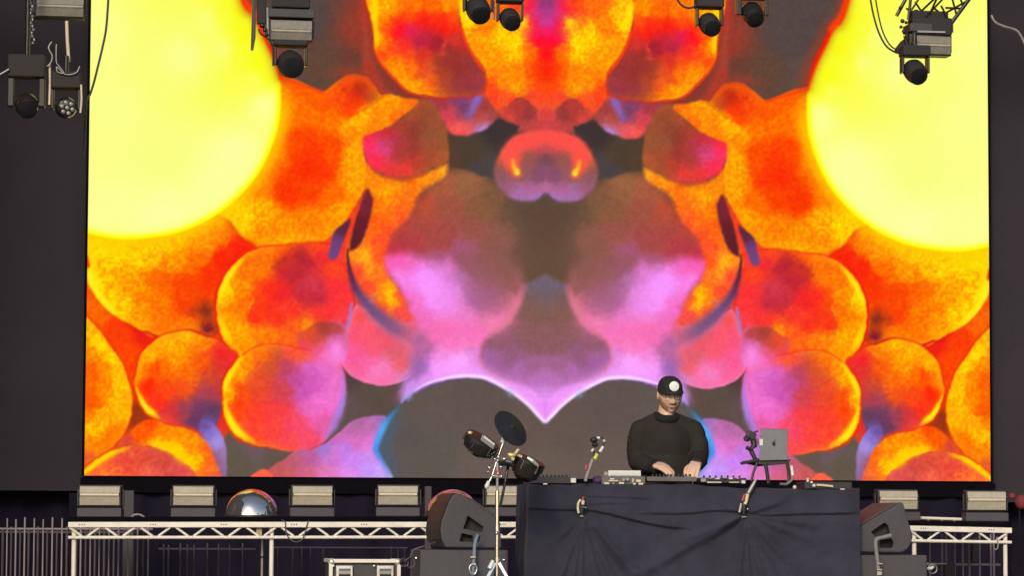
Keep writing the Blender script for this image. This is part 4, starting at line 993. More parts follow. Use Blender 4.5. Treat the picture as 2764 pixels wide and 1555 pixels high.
strap('grey ratchet strap hanging from the handle of the right floor monitor', [(2406, 1446), (2385, 1451), (2366, 1457), (2364, 1475), (2367, 1500), (2370, 1530), (2372, 1580)], 0.02, 'grey_strap', [(2375, 1523), (2374, 1539)], 0.026)
p = at(2374, 1549, 0.0)
o = MB().box(p, (0.034, 0.02, 0.03)).build('strap_buckle', M['chrome'], bevel=0.004)
tag(o, 'chrome buckle block on the strap below the right floor monitor', 'buckle')

# cables at the left box and the connector at the right box
t = thing('coiled_cable', 'dark cable looping from the left floor monitor down to a small coil beside its box', 'cable', at(1110, 1525, -0.3))
MB().tube(catmull([at(1182, 1462, -0.2), at(1172, 1466, -0.25), at(1140, 1477, -0.3), at(1118, 1485, -0.3), at(1110, 1500, -0.3), at(1104, 1510, -0.3), at(1088, 1515, -0.3)], 6), 0.006, 8).build('lead', M['bar_dark'], t, smooth='auto')
for c_, r_ in (((1091, 1519), 0.026), ((1107, 1520), 0.031)):
    q = at(*c_, -0.3)
    MB().tube([q + Vector((r_ * math.cos(a), 0.02 * math.sin(2 * a), r_ * math.sin(a))) for a in np.linspace(0, 2 * math.pi, 24)], 0.005, 8).build('loop', M['bar_dark'], t, smooth='auto')
MB().ball(at(1124, 1508, -0.32), (0.015, 0.012, 0.011), 12).build('plug', M['chrome'], t, smooth=True)
t = thing('cable_plug', 'pale metal cable plug and ring beside the right bass box', 'plug', at(2515, 1535, 0.3))
MB().tube([at(2502, 1536, 0.3), at(2512, 1536, 0.3), at(2520, 1531, 0.3)], [0.008, 0.013, 0.009], 12).build('connector', M['white_plastic'], t, smooth='auto')
q = at(2517, 1537, 0.33)
MB().tube([q + Vector((0.031 * math.cos(a), 0, 0.031 * math.sin(a))) for a in np.linspace(0, 2 * math.pi, 24)], 0.004, 8).build('ring', M['mid_grey'], t, smooth='auto')
MB().tube(catmull([at(2503, 1523, 0.3), at(2530, 1524, 0.6), at(2552, 1524, 1.2)], 5), 0.007, 8).build('lead', M['bar_grey'], t, smooth='auto')

# ------------------------------------------------------------------ the covered table
TY = 0.0
x0w, x1w = at(1427, 1304, TY).x, at(2318, 1322, TY).x
tw = x1w - x0w
TD = 0.52
t = thing('covered_table', 'long table under a wrinkled black cloth reaching the floor, in front of the performer', 'table', ((x0w + x1w) / 2, TY, 0))
NXC, NZC = 300, 170
z_lo = 0.01
ii, jj = np.meshgrid(np.arange(NXC + 1), np.arange(NZC + 1))
sx, sz = ii / NXC, jj / NZC
ptop = 1304 + (1322 - 1304) * sx + 2.6 * np.sin(sx * 9 + 1) + 1.8 * np.sin(sx * 23) + 1.2 * np.sin(sx * 61)
kx = 891.0 * sx + 1427
ztop = np.array([[at(1427 + 891 * s, 0, TY).z for s in sx[0]]])
ztops = np.array([at(1427 + 891 * s, yy, TY).z for s, yy in zip(sx[0], ptop[0])])
Z = ztops[None, :] * (1 - sz) + z_lo * sz
Xc = x0w + tw * sx
pxc, pyc = project(Xc, TY + 0 * Xc, Z)
def polyd(P):
    best = np.full(pxc.shape, 1e9)
    sg = np.zeros(pxc.shape)
    tl = np.zeros(pxc.shape)
    L = 0
    Q = [(p.x, p.y) for p in catmull(P, 6)]
    tot = sum(math.hypot(Q[i + 1][0] - Q[i][0], Q[i + 1][1] - Q[i][1]) for i in range(len(Q) - 1))
    for i in range(len(Q) - 1):
        ax, ay = Q[i]
        bx, by = Q[i + 1]
        ex, ey = bx - ax, by - ay
        l2 = ex * ex + ey * ey + 1e-9
        tt = np.clip(((pxc - ax) * ex + (pyc - ay) * ey) / l2, 0, 1)
        qx, qy = pxc - ax - tt * ex, pyc - ay - tt * ey
        q = qx * qx + qy * qy
        u = q < best
        best = np.where(u, q, best)
        sg = np.where(u, np.sign(ex * qy - ey * qx), sg)
        tl = np.where(u, (L + tt * math.sqrt(l2)) / tot, tl)
        L += math.sqrt(l2)
    return np.sqrt(best), sg, tl
H = np.zeros(pxc.shape)
P1, P2 = (1572, 1386), (2007, 1388)
# sagging horizontal folds: cloth bulges above the line and is pulled in below it
for pts, amp, wab in (([(1427, 1376), (1490, 1379), (1572, 1380)], 0.020, 26), ([(1575, 1378), (1640, 1390), (1710, 1408), (1790, 1424), (1850, 1430)], 0.030, 40),
                      ([(1740, 1389), (1850, 1389), (1930, 1382), (2005, 1387)], 0.018, 26), ([(2010, 1383), (2060, 1394), (2150, 1391), (2318, 1388)], 0.020, 26),
                      ([(1580, 1342), (1680, 1345), (1760, 1350)], 0.012, 16), ([(1580, 1364), (1660, 1362), (1700, 1366)], 0.008, 10)):
    d, sg, tl = polyd(pts)
    fade = np.clip(np.minimum(tl, 1 - tl) * 7 + 0.25, 0, 1)
    up = np.exp(-(d / wab) ** 1.6) * (sg < 0)
    dn = np.exp(-(d / 14.0) ** 2) * (sg >= 0)
    H += amp * fade * (up * np.clip(d / 4.0, 0, 1) - 0.45 * dn)
# folds raying out from the two clamps
for c, ends in ((P1, [((1505, 1570), 0.024, 9), ((1540, 1575), 0.020, 8), ((1566, 1580), 0.016, 5), ((1590, 1580), 0.014, 5), ((1612, 1575), 0.016, 6), ((1655, 1575), 0.016, 8), ((1720, 1560), 0.030, 13), ((1800, 1560), 0.012, 12), ((1500, 1460), 0.012, 8)]),
                (P2, [((1700, 1560), 0.016, 12), ((1790, 1480), 0.020, 10), ((1830, 1455), 0.014, 7), ((1880, 1470), 0.014, 7), ((1986, 1580), 0.018, 6), ((2018, 1580), 0.012, 5), ((2060, 1580), 0.018, 8), ((2090, 1570), 0.014, 7), ((2150, 1540), 0.016, 11), ((2250, 1480), 0.010, 10), ((2160, 1318), 0.010, 6), ((2130, 1345), 0.010, 5), ((1910, 1340), 0.010, 7), ((2230, 1420), 0.012, 9)])):
    for e, amp, wd_ in ends:
        d, sg, tl = polyd([c, ((c[0] + e[0]) / 2, (c[1] + e[1]) / 2 + 3), e])
        wv = 2.5 + wd_ * (0.35 + tl)
        H += 2.0 * amp * np.exp(-(d / wv) ** 2) * np.clip(tl * 5, 0, 1) * np.clip((1 - tl) * 3 + (0.8 if e[1] > 1550 else 0), 0, 1)
    r = np.hypot(pxc - c[0], pyc - c[1])
    H -= 0.030 * np.exp(-(r / 16) ** 2)
H += 0.016 * fbm(pxc, pyc * 0.8, 120, 4) + 0.0065 * (0.5 - np.abs(fbm(pxc + 70 + 0.4 * pyc, pyc - 0.3 * pxc, 46, 3))) + 0.003 * fbm(pxc, pyc, 16, 2)
H *= np.clip(sz * 9, 0, 1)
flare = 0.03 * np.clip((0.03 - sx) / 0.03, 0, 1) * sz
Xc = Xc - 0.030 * sz * np.exp(-sx * 14)
Yc = TY - 0.02 - H - 0.05 * sz
vs = np.stack([Xc, Yc, Z], -1).reshape(-1, 3)
idc = np.arange((NXC + 1) * (NZC + 1)).reshape(NZC + 1, NXC + 1)
qd = np.stack([idc[:-1, :-1], idc[1:, :-1], idc[1:, 1:], idc[:-1, 1:]], -1).reshape(-1, 4)
mb = MB()
mb.v = [Vector(v) for v in vs]
mb.f = [tuple(q) for q in qd.tolist()]
# the top and the hanging ends join onto the front sheet
def strip(edge, dx, dy, n, name=None):
    base = len(mb.v)
    k = len(edge)
    for s in range(1, n + 1):
        for q, i in enumerate(edge):
            v = mb.v[i]
            f = s / n
            mb.v.append(Vector((v.x + dx * f + 0.02 * math.sin(9 * f * 3.1 + v.z * 2) * (dx == 0) * min(1, f * 4), v.y + dy * f, v.z)))
    prev = list(edge)
    for s in range(n):
        cur = [base + s * k + q for q in range(k)]
        for q in range(k - 1):
            mb.f.append((prev[q], prev[q + 1], cur[q + 1], cur[q]))
        prev = cur
strip(idc[0, :].tolist(), 0, TD, 6)
strip(idc[::4, 0].tolist(), 0, TD, 20)
strip(idc[::4, -1].tolist(), 0, TD, 20)
# remove the sideways wobble the top strip would get
mb.build('cloth', M['cloth'], t, smooth='auto')
MB().box(((x0w + x1w) / 2, TY + TD / 2, 1.035), (tw - 0.06, TD - 0.06, 0.04)).build('tabletop', M['black_matt'], t)
for sx_ in (-1, 1):
    for yy in (0.08, TD - 0.08):
        MB().tube([((x0w + x1w) / 2 + sx_ * (tw / 2 - 0.1), TY + yy, 1.015), ((x0w + x1w) / 2 + sx_ * (tw / 2 - 0.1), TY + yy, 0)], 0.02, 10).build('leg', M['mid_grey'], t)

# ------------------------------------------------------------------ gear on the table
def slab(name, label, cat, x0, y0, x1, y1, Y, d, m, tilt=0.0, group=None):
    a, b = at(x0, y1, Y), at(x1, y0, Y)
    t = thing(name, label, cat, ((a.x + b.x) / 2, Y, a.z), group)
    MB().box(((a.x + b.x) / 2, Y + d / 2, (a.z + b.z) / 2), (b.x - a.x, d, b.z - a.z)).build('case', M[m], t, bevel=0.004)
    return t
GY = 0.02
t = slab('mixer', 'dark mixing desk low at the left end of the covered table', 'mixer', 1432, 1288, 1540, 1306, 0.12, 0.4, 'black')
for k in range(9):
    MB().lathe(at(1445 + k * 10.5, 1289, 0.2), (0, 0, 1), [(0.009, 0), (0.007, 0.016)], 10).build('knob', M['black_matt'], t)
o = MB().box(at(1472, 1307.5, -0.03), (0.03, 0.012, 0.012)).build('jack_plug', M['chrome'], bevel=0.004)
tag(o, 'small bright metal plug on the left front edge of the table', 'plug')
o = MB().box(at(1547, 1298, 0.0), (0.034, 0.04, 0.032)).build('adapter', M['paper'], bevel=0.003)
tag(o, 'small pale adapter on the table left of the microphone pole', 'adapter')
t = thing('purple_pouch', 'small purple cloth pouch on the table left of the media player', 'pouch', at(1614, 1306, 0.05))
MB().ball(at(1613, 1296, 0.06), (0.036, 0.04, 0.027), 16).build('fabric', M['purple'], t, smooth=True)
MB().tube([at(1600, 1292, 0.04), at(1613, 1289, 0.02), at(1627, 1293, 0.04)], 0.005, 8).build('drawstring', M['purple'], t)
# media player with its raised screen
t = thing('media_player', 'media player with a raised pale screen, front sockets and knobs facing the crowd', 'media player', at(1680, 1308, GY))
a, b = at(1624, 1308, GY), at(1742, 1286, GY)
MB().box(((a.x + b.x) / 2, GY + 0.2, (a.z + b.z) / 2), (b.x - a.x, 0.4, b.z - a.z)).build('case', M['gear_grey'], t, bevel=0.005)
s_ = MB()
pbox(s_, 1642, 1271, 1730, 1285.5, GY + 0.03, 0.02)
scr = s_.build('screen_back', M['white_plastic'], t, bevel=0.003)
s_ = MB()
pbox(s_, 1646, 1275, 1726, 1283, GY + 0.026, 0.004)
s_.build('pale_strip', M['paper'], scr)
s_ = MB()
pbox(s_, 1631, 1274, 1641, 1285, GY + 0.03, 0.02)
s_.build('side_block', M['mid_grey'], t, bevel=0.003)
rr = random.Random(5)
for x, y, w_, h_, mm in ((1637, 1306, 14, 6, 'cream'), (1655, 1299, 26, 4, 'cream'), (1652, 1294, 12, 4, 'paper'), (1677, 1306, 14, 7, 'cream'), (1683, 1296, 8, 9, 'mid_grey'), (1693, 1295, 9, 8, 'mid_grey'), (1708, 1298, 4, 12, 'cream'), (1712, 1307, 7, 5, 'paper'), (1723, 1299, 13, 7, 'cream'), (1729, 1307, 13, 6, 'cream'), (1655, 1306, 7, 5, 'mid_grey')):
    MB().box(at(x, y, GY - 0.012), (w_ / 408.0, 0.03, h_ / 408.0)).build('socket', M[mm], t, bevel=0.003)
# low mixer in front of the performer
t = thing('mixer', 'flat grey mixer in front of the performer, under his hands', 'mixer', at(1810, 1302, 0.06))
a, b = at(1746, 1300, 0.06), at(1880, 1288, 0.06)
MB().box(((a.x + b.x) / 2, 0.26, (a.z + b.z) / 2), (b.x - a.x, 0.42, b.z - a.z)).build('case', M['gear_grey'], t, bevel=0.004)
for k in range(11):
    MB().lathe(at(1762 + 10 * k, 1287, 0.14 + 0.05 * (k % 3)), (0, 0, 1), [(0.009, 0), (0.007, 0.016)], 10).build('knob', M['black'], t)
s_ = MB()
pbox(s_, 1760, 1291, 1776, 1296, 0.052, 0.006)
s_.build('label_plate', M['paper'], t)
t = thing('controller', 'low controller with small pale buttons between the mixer and the laptop stand', 'controller', at(1955, 1306, 0.06))
a, b = at(1890, 1304, 0.06), at(2015, 1291, 0.06)
MB().box(((a.x + b.x) / 2, 0.25, (a.z + b.z) / 2), (b.x - a.x, 0.38, b.z - a.z)).build('case', M['black'], t, bevel=0.004)
for x, y, w_, h_, mm in ((1898, 1297, 14, 10, 'mid_grey'), (1927, 1303, 40, 3.5, 'paper'), (1918, 1292, 10, 4, 'mid_grey'), (1936, 1293, 12, 4, 'cream'), (1955, 1291, 12, 4, 'mid_grey'), (1972, 1293, 10, 4, 'paper'), (1981, 1303, 28, 3, 'cream'), (1990, 1292, 8, 5, 'mid_grey'), (2006, 1302, 10, 9, 'paper')):
    MB().box(at(x, y, 0.045), (w_ / 408.0, 0.035, h_ / 408.0)).build('button', M[mm], t, bevel=0.003)
for k in range(7):
    MB().lathe(at(1900 + k * 16, 1290, 0.2 + 0.04 * (k % 2)), (0, 0, 1), [(0.008, 0), (0.006, 0.014)], 10).build('knob', M['black_matt'], t)
# small things right of the stand
t = thing('interface_box', 'small dark box with a white plug at the right end of the table', 'box', at(2240, 1320, 0.05))
a, b = at(2172, 1321, 0.05), at(2300, 1302, 0.05)
MB().box(((a.x + b.x) / 2, 0.2, (a.z + b.z) / 2), (b.x - a.x, 0.3, b.z - a.z)).build('case', M['black'], t, bevel=0.004)
for x, y, r_ in ((2190, 1303, 0.011), (2197, 1312, 0.014)):
    MB().ball(at(x, y, 0.03), (r_, 0.02, r_ * 0.9), 12).build('plug', M['white_plastic'], t, smooth=True)
MB().tube([at(2204, 1310, 0.04), at(2222, 1311, 0.03), at(2248, 1314, 0.03)], 0.008, 8).build('lead', M['cream'], t)
MB().tube([at(2181, 1292, 0.06), at(2180, 1304, 0.06)], 0.009, 8).build('jack', M['cream'], t)
o = MB().ball(at(2145, 1316, -0.02), (0.014, 0.012, 0.014), 12).build('cable_ball', M['cream'], smooth=True)
tag(o, 'small pale round plug on the cloth edge below the laptop stand', 'plug')
o = MB().box(at(2274, 1321.5, -0.02), (0.03, 0.012, 0.008)).build('tape_piece', M['cream'], bevel=0.002)
tag(o, 'tiny scrap of pale tape on the right front edge of the table', 'tape')

# gooseneck microphone clipped to the table edge
MY = -0.08
t = thing('gooseneck_microphone', 'dark gooseneck microphone with red, yellow and white tape rising from the table edge', 'microphone', at(1581, 1302, MY))
MB().tube(catmull([at(1580, 1300, MY), at(1585, 1282, MY), at(1592, 1262, MY), at(1600, 1240, MY)], 5), [0.012] * 16, 10).build('pole', M['bar_grey'], t, smooth='auto')
MB().tube(catmull([at(1600, 1240, MY), at(1612, 1228, MY), at(1626, 1208, MY), at(1632, 1192, MY), at(1626, 1183, MY), at(1612, 1181, MY)], 5), 0.006, 8).build('neck', M['black'], t, smooth='auto')
MB().ball(at(1603, 1188, MY), (0.026, 0.024, 0.02), 14).build('head', M['black'], t, smooth=True)
MB().ball(at(1606, 1201, MY), (0.022, 0.022, 0.016), 14).build('head', M['black_gloss'], t, smooth=True)
MB().tube([at(1599, 1209, MY), at(1603, 1220, MY), at(1604, 1236, MY)], 0.007, 8).build('neck', M['black'], t, smooth='auto')
for (p, q, r_, mm) in (((1619, 1183), (1611, 1182), 0.009, 'white_plastic'), ((1628, 1206), (1619, 1221), 0.0105, 'white_plastic'), ((1612, 1226), (1605, 1240), 0.013, 'yellow'), ((1602, 1212), (1597, 1220), 0.009, 'cream'), ((1581, 1268), (1584, 1256), 0.011, 'red'), ((1629, 1187), (1632, 1193), 0.008, 'cream')):
    MB().tube([at(*p, MY - 0.012), at(*q, MY - 0.012)], r_, 10).build('tape_band', M[mm], t, smooth='auto')

def spring_clamp(label, cx, cy):
    t = thing('spring_clamp', label, 'clamp', at(cx, cy, -0.07), 'clamps pinching the black cloth')
    return t
t = spring_clamp('small clamp with a red tip and cream handle pinching the cloth below the microphone', 1572, 1370)
Yk = -0.07
MB().tube(catmull([at(1575, 1342, Yk), at(1573, 1350, Yk), at(1566, 1352, Yk)], 4), [0.007] * 9, 8).build('tip', M['red'], t, smooth='auto')
MB().tube(catmull([at(1567, 1350, Yk), at(1561, 1360, Yk), at(1560, 1374, Yk), at(1562, 1386, Yk)], 4), 0.0085, 8).build('handle', M['cream'], t, smooth='auto')
MB().tube([at(1574, 1352, Yk), at(1573, 1363, Yk)], 0.011, 10).build('handle', M['cream'], t, smooth='auto')
MB().tube([at(1568, 1366, Yk), at(1571, 1380, Yk), at(1570, 1392, Yk)], [0.012, 0.013, 0.009], 10).build('jaw', M['black'], t, smooth='auto')
MB().tube([at(1571, 1369, Yk - 0.01), at(1583, 1372, Yk - 0.01)], 0.006, 8).build('screw', M['chrome'], t, smooth='auto')
MB().box(at(1570, 1394, Yk), (0.022, 0.012, 0.008)).build('pad', M['mid_grey'], t)
t = spring_clamp('clamp with a long pale arm reaching up to the laptop stand', 2007, 1370)
MB().tube([at(2041, 1294, Yk), at(2034, 1307, Yk), at(2020, 1332, Yk)], [0.008, 0.013, 0.014], 10).build('arm', M['mid_grey'], t, smooth='auto')
MB().tube([at(2018, 1334, Yk), at(2014, 1356, Yk), at(2010, 1362, Yk)], [0.013, 0.011, 0.013], 10).build('arm', M['cream'], t, smooth='auto')
MB().tube([at(2010, 1335, Yk - 0.015), at(2004, 1353, Yk - 0.015)], 0.009, 8).build('tip', M['red'], t, smooth='auto')
MB().tube([at(2001, 1360, Yk), at(1996, 1384, Yk)], 0.010, 8).build('handle', M['mid_grey'], t, smooth='auto')
MB().tube([at(2008, 1362, Yk), at(2008, 1380, Yk), at(2008, 1392, Yk)], [0.014, 0.014, 0.01], 10).build('jaw', M['black'], t, smooth='auto')
MB().ball(at(2018, 1375, Yk - 0.01), 0.008, 10).build('screw', M['chrome'], t, smooth=True)
MB().box(at(2008, 1396, Yk), (0.03, 0.012, 0.008)).build('pad', M['mid_grey'], t)

# laptop on its stand
LY = 0.25
t = thing('laptop_stand', 'black laptop stand with splayed legs on the right half of the table', 'stand', at(2070, 1300, LY))
MB().bar(at(2000, 1252, LY - 0.02), at(2048, 1241, LY), 0.02, 0.03).build('shelf_lip', M['black'], t, bevel=0.004)
MB().prism([at(2022, 1243, LY), at(2136, 1241, LY), at(2128, 1252, LY), at(2066, 1258, LY), at(2030, 1250, LY)], (0, 0.26, 0)).build('shelf', M['black'], t, bevel=0.004)
MB().tube([at(2044, 1250, LY), at(2034, 1275, LY), at(2028, 1300, LY)], 0.009, 8).build('leg', M['black'], t, smooth='auto')
MB().tube([at(2066, 1252, LY), at(2071, 1280, LY), at(2074, 1306, LY)], 0.013, 8).build('leg', M['black'], t, smooth='auto')
MB().tube([at(2124, 1246, LY), at(2129, 1275, LY), at(2130, 1296, LY), at(2122, 1310, LY)], 0.012, 8).build('leg', M['black'], t, smooth='auto')
MB().tube([at(2136, 1258, LY - 0.05), at(2140, 1284, LY - 0.05)], 0.010, 8).build('leg_sleeve', M['white_alu'], t, smooth='auto')
MB().tube(catmull([at(2140, 1290, LY - 0.05), at(2134, 1300, LY - 0.06), at(2122, 1308, LY - 0.08), at(2106, 1307, LY - 0.1)], 4), 0.008, 8).build('foot_tube', M['mid_grey'], t, smooth='auto')
t = thing('camera_arm', 'dark camera on a jointed arm beside the left edge of the laptop', 'camera', at(2030, 1245, LY + 0.05))
MB().box(at(2027, 1176, LY + 0.06), (0.06, 0.05, 0.05), Euler((0, 0.5, 0))).build('body', M['black'], t, bevel=0.006)
MB().lathe(at(2018, 1186, LY + 0.03), (-0.5, -0.8, 0.1), [(0.018, 0), (0.02, 0.03), (0.014, 0.036)], 14).build('lens', M['black_gloss'], t, smooth='auto')
MB().tube([at(2032, 1186, LY + 0.06), at(2036, 1204, LY + 0.06), at(2026, 1214, LY + 0.06), at(2040, 1244, LY + 0.06)], [0.02, 0.022, 0.018, 0.014], 10).build('arm', M['black'], t, smooth='auto')
MB().tube([at(2014, 1208, LY + 0.05), at(2030, 1216, LY + 0.05)], 0.013, 8).build('lever', M['black'], t, smooth='auto')
MB().tube([at(2035, 1168, LY + 0.05), at(2046, 1164, LY + 0.05)], 0.006, 8).build('lever', M['black'], t, smooth='auto')
t = thing('laptop', 'open grey laptop seen from the back, white sticker on its lid edge', 'laptop', at(2090, 1244, LY))
a = [at(2050, 1244, LY), at(2126, 1242, LY), at(2127, 1159, LY + 0.07), at(2053, 1158, LY + 0.07)]
lid = MB().prism(a, (0, 0.008, 0.002)).build('lid', M['laptop'], t, bevel=0.004)
MB().prism([at(2051, 1244, LY), at(2126, 1242, LY), at(2126, 1246, LY), at(2051, 1248, LY)], (0, 0.22, 0)).build('keyboard_base', M['laptop'], t, bevel=0.002)
lp = lambda x, y: at(x, y, LY + 0.07 * (1244 - y) / 86.0 - 0.002)
MB().prism([lp(2050, 1186), lp(2059, 1186), lp(2059, 1203), lp(2050, 1203)], (0, -0.002, 0)).build('sticker', M['paper'], lid)
ap = [(0, -4.4), (1.2, -5.2), (3, -5), (4.3, -3.4), (3.4, -1.6), (3.6, 0.8), (4.6, 2.0), (3.4, 5), (1.8, 6.2), (0, 5.4), (-1.8, 6.2), (-3.5, 4.6), (-4.8, 1), (-4.2, -3), (-2.4, -5), (-1, -5)]
MB().prism([lp(2089 + x, 1198 + y) for x, y in ap], (0, -0.0015, 0)).build('logo', M['black_gloss'], lid)
MB().prism([lp(2089.5, 1192), lp(2090, 1189.5), lp(2092.5, 1188), lp(2092, 1190.5)], (0, -0.0015, 0)).build('logo_leaf', M['black_gloss'], lid)

# ------------------------------------------------------------------ drum pads on a boom stand
DY = -0.85
q = lambda x, y, d=0.0: at(x, y, DY + d)
t = thing('boom_stand', 'chrome boom stand with a tripod base holding three black drum pads', 'stand', (q(1342, 1500).x, DY, 0))
p = q(1342, 1240)
px_ = q(1342, 1500).x
MB().tube([q(1343, 1235), q(1342, 1330)], 0.0085, 12).build('upper_tube', M['mid_grey'], t, smooth='auto')
MB().tube([q(1342, 1326), (px_, DY, 0.30)], 0.0125, 12).build('lower_tube', M['chrome'], t, smooth='auto')
MB().tube([q(1366, 1178), q(1352, 1212), q(1340, 1248), q(1328, 1287), q(1318, 1306)], [0.011, 0.0095, 0.0085, 0.0085, 0.0085], 12).build('boom_arm', M['chrome'], t, smooth='auto')
MB().tube([q(1319, 1300), q(1314, 1314), q(1312, 1319)], [0.010, 0.016, 0.008], 12).build('counterweight', M['white_plastic'], t, smooth='auto')
MB().tube([q(1363, 1171, -0.02), q(1356, 1196, -0.02)], [0.017, 0.014], 12).build('tilter', M['white_plastic'], t, smooth='auto')
MB().ball(q(1369, 1181, -0.03), 0.014, 12).build('wing_nut', M['chrome'], t, smooth=True)
for x, y, r_ in ((1345, 1234, 0.014), (1335, 1240, 0.012), (1344, 1244, 0.012), (1361, 1240, 0.016), (1320, 1263, 0.014), (1317, 1274, 0.009), (1352, 1262, 0.011), (1331, 1286, 0.010), (1353, 1287, 0.011), (1344, 1280, 0.012), (1340, 1440, 0.013)):
    MB().ball(q(x, y, -0.012), (r_, 0.014, r_ * 0.95), 12).build('wing_nut', M['chrome'], t, smooth=True)
MB().tube([q(1334, 1287), q(1355, 1287)], 0.013, 10).build('clamp', M['mid_grey'], t, smooth='auto')
MB().tube([q(1342, 1420), q(1342, 1440)], 0.017, 12).build('collar', M['chrome'], t, smooth='auto')
MB().tube([q(1344, 1272), q(1344, 1282)], 0.016, 12).build('clamp', M['red'], t, smooth='auto')
MB().tube([q(1342, 1505), q(1342, 1520)], 0.02, 12).build('hub', M['chrome'], t, smooth='auto')
hub = q(1342, 1512)
for k, a_ in enumerate((math.radians(200), math.radians(335), math.radians(95))):
    e = Vector((hub.x + 0.36 * math.cos(a_), DY + 0.36 * math.sin(a_) * 0.9, 0.02))
    leg = MB().bar(hub, e, 0.022, 0.012).build('leg', M['chrome'], t, bevel=0.003)
    MB().ball(e, (0.024, 0.024, 0.02), 12).build('rubber_foot', M['black'], leg, smooth=True)
MB().tube([q(1331, 1514, -0.03), q(1322, 1536, -0.03)], [0.012, 0.018], 10).build('leg_sleeve', M['white_plastic'], t, smooth='auto')
MB().ball(q(1360, 1513, -0.02), 0.012, 10).build('wing_nut', M['chrome'], t, smooth=True)
# dark rear tube leaning from the pads to the hub
MB().tube([q(1373, 1250, 0.1), q(1362, 1310, 0.08), q(1350, 1370, 0.03)], 0.009, 10).build('rear_tube', M['black_gloss'], t, smooth='auto')

def frame(axis):
    a = Vector(axis).normalized()
    return a
# cymbal pad: a thin black disc, tilted
ax_u = (q(1415, 1198) - q(1343, 1117)).normalized()          # long direction across the photo
view = (q(1378, 1157) - CAM).normalized()
side = ax_u.cross(view).normalized()
nrm = (side * 0.80 - view * 0.55).normalized()
nrm = (nrm - ax_u * nrm.dot(ax_u)).normalized()
c0 = q(1378, 1157)
R = 54 / 415.0
t = thing('cymbal_pad', 'thin dark round cymbal pad tilted at the top of the boom stand', 'cymbal', c0)
MB().lathe(c0, nrm, [(0.02, -0.016), (0.03, -0.010), (R, -0.004), (R * 1.01, 0.0), (R, 0.004), (R * 0.5, 0.012), (0.035, 0.018), (0.01, 0.022)], 44).build('disc', M['black'], t, smooth='auto')
MB().lathe(c0 + nrm * 0.018, nrm, [(0.018, 0), (0.016, 0.012), (0.008, 0.016)], 14).build('felt', M['black_matt'], t)

def drum_pad(label, cpx, normal, R, hgt, d=0.0, shell='black_gloss', lab=True):
    c = q(cpx[0], cpx[1], d)
    n = Vector(normal).normalized()
    t = thing('drum_pad', label, 'drum pad', c, 'drum pads on the boom stand')
    MB().lathe(c, n, [(R * 0.45, -hgt), (R * 0.9, -hgt * 0.72), (R, -hgt * 0.3), (R, 0.0)], 40).build('shell', M[shell], t, smooth='auto')
    MB().lathe(c, n, [(R * 1.03, -0.006), (R * 1.03, 0.012), (R * 0.93, 0.014)], 40).build('rim', M['black'], t, smooth='auto')
    MB().lathe(c, n, [(R * 0.92, 0.004), (R * 0.92, 0.009), (0.004, 0.010)], 40).build('playing_head', M['mid_grey'], t, smooth='auto')
    s = n.orthogonal().normalized()
    u = n.cross(s)
    for k in range(6):
        a = k * math.pi / 3 + 0.3
        w_ = s * math.cos(a) + u * math.sin(a)
        MB().tube([c + w_ * R * 1.02 + n * 0.006, c + w_ * R * 1.02 - n * 0.05], 0.006, 8).build('lug', M['chrome'], t, smooth='auto')
    return t, c, n
td, c, n = drum_pad('black drum pad with a silver side badge on the left of the boom stand', (1302, 1190), (0.42, -0.30, 0.80), 0.112, 0.10)
# silver badge on the flank
MB().prism([q(1303, 1173, -0.12), q(1337, 1200, -0.10), q(1331, 1214, -0.11), q(1297, 1189, -0.13)], (0.003, 0.01, 0.0)).build('badge', M['mid_grey'], td, bevel=0.003)
MB().prism([q(1307, 1176, -0.124), q(1336, 1199, -0.104), q(1334, 1203, -0.106), q(1305, 1182, -0.126)], (0.002, 0.006, 0.0)).build('badge_shine', M['white_plastic'], td, bevel=0.001)
MB().ball(q(1269, 1169, -0.05), (0.018, 0.014, 0.013), 10).build('lug_bolt', M['gold'], td, smooth=True)
MB().tube([q(1322, 1205), q(1342, 1240)], 0.012, 10).build('mount_arm', M['black'], td, smooth='auto')
td, c, n = drum_pad('black drum pad with a pale rim, right of the boom stand near the table corner', (1430, 1246), (0.34, -0.22, 0.85), 0.098, 0.13, 0.1)
MB().tube([q(1424, 1236, -0.02), q(1436, 1244, -0.03), q(1452, 1258, -0.01)], [0.010, 0.014, 0.009], 10).build('rim_shine', M['alu'], td, smooth='auto')
MB().tube([q(1345, 1250), q(1400, 1258, 0.08)], 0.014, 10).build('mount_arm', M['black'], td, smooth='auto')
t = thing('pad_bracket', 'brass coloured bracket with a peg between the two drum pads', 'bracket', q(1380, 1232, 0.02))
MB().tube(catmull([q(1371, 1226, 0), q(1382, 1230, 0), q(1392, 1226, 0)], 4), [0.010, 0.012, 0.016, 0.018, 0.018, 0.017, 0.016, 0.014, 0.012], 10).build('body', M['gold'], t, smooth='auto')
MB().tube([q(1392, 1224, -0.01), q(1400, 1212, -0.01)], 0.0095, 10).build('peg', M['cream'], t, smooth='auto')
MB().tube([q(1380, 1232, 0), q(1386, 1243, 0)], 0.012, 10).build('stem', M['gold'], t, smooth='auto')
MB().tube([q(1396, 1228, 0.02), q(1408, 1234, 0.03)], 0.010, 10).build('bolt', M['cream'], t, smooth='auto')
MB().tube([q(1366, 1246, -0.01), q(1378, 1249, -0.01)], 0.009, 8).build('bolt', M['chrome'], t, smooth='auto')
# ------------------------------------------------------------------ lights hanging over the stage
HY = 3.2
hs = px2m(HY)
zt = at(1400, -150, HY).z
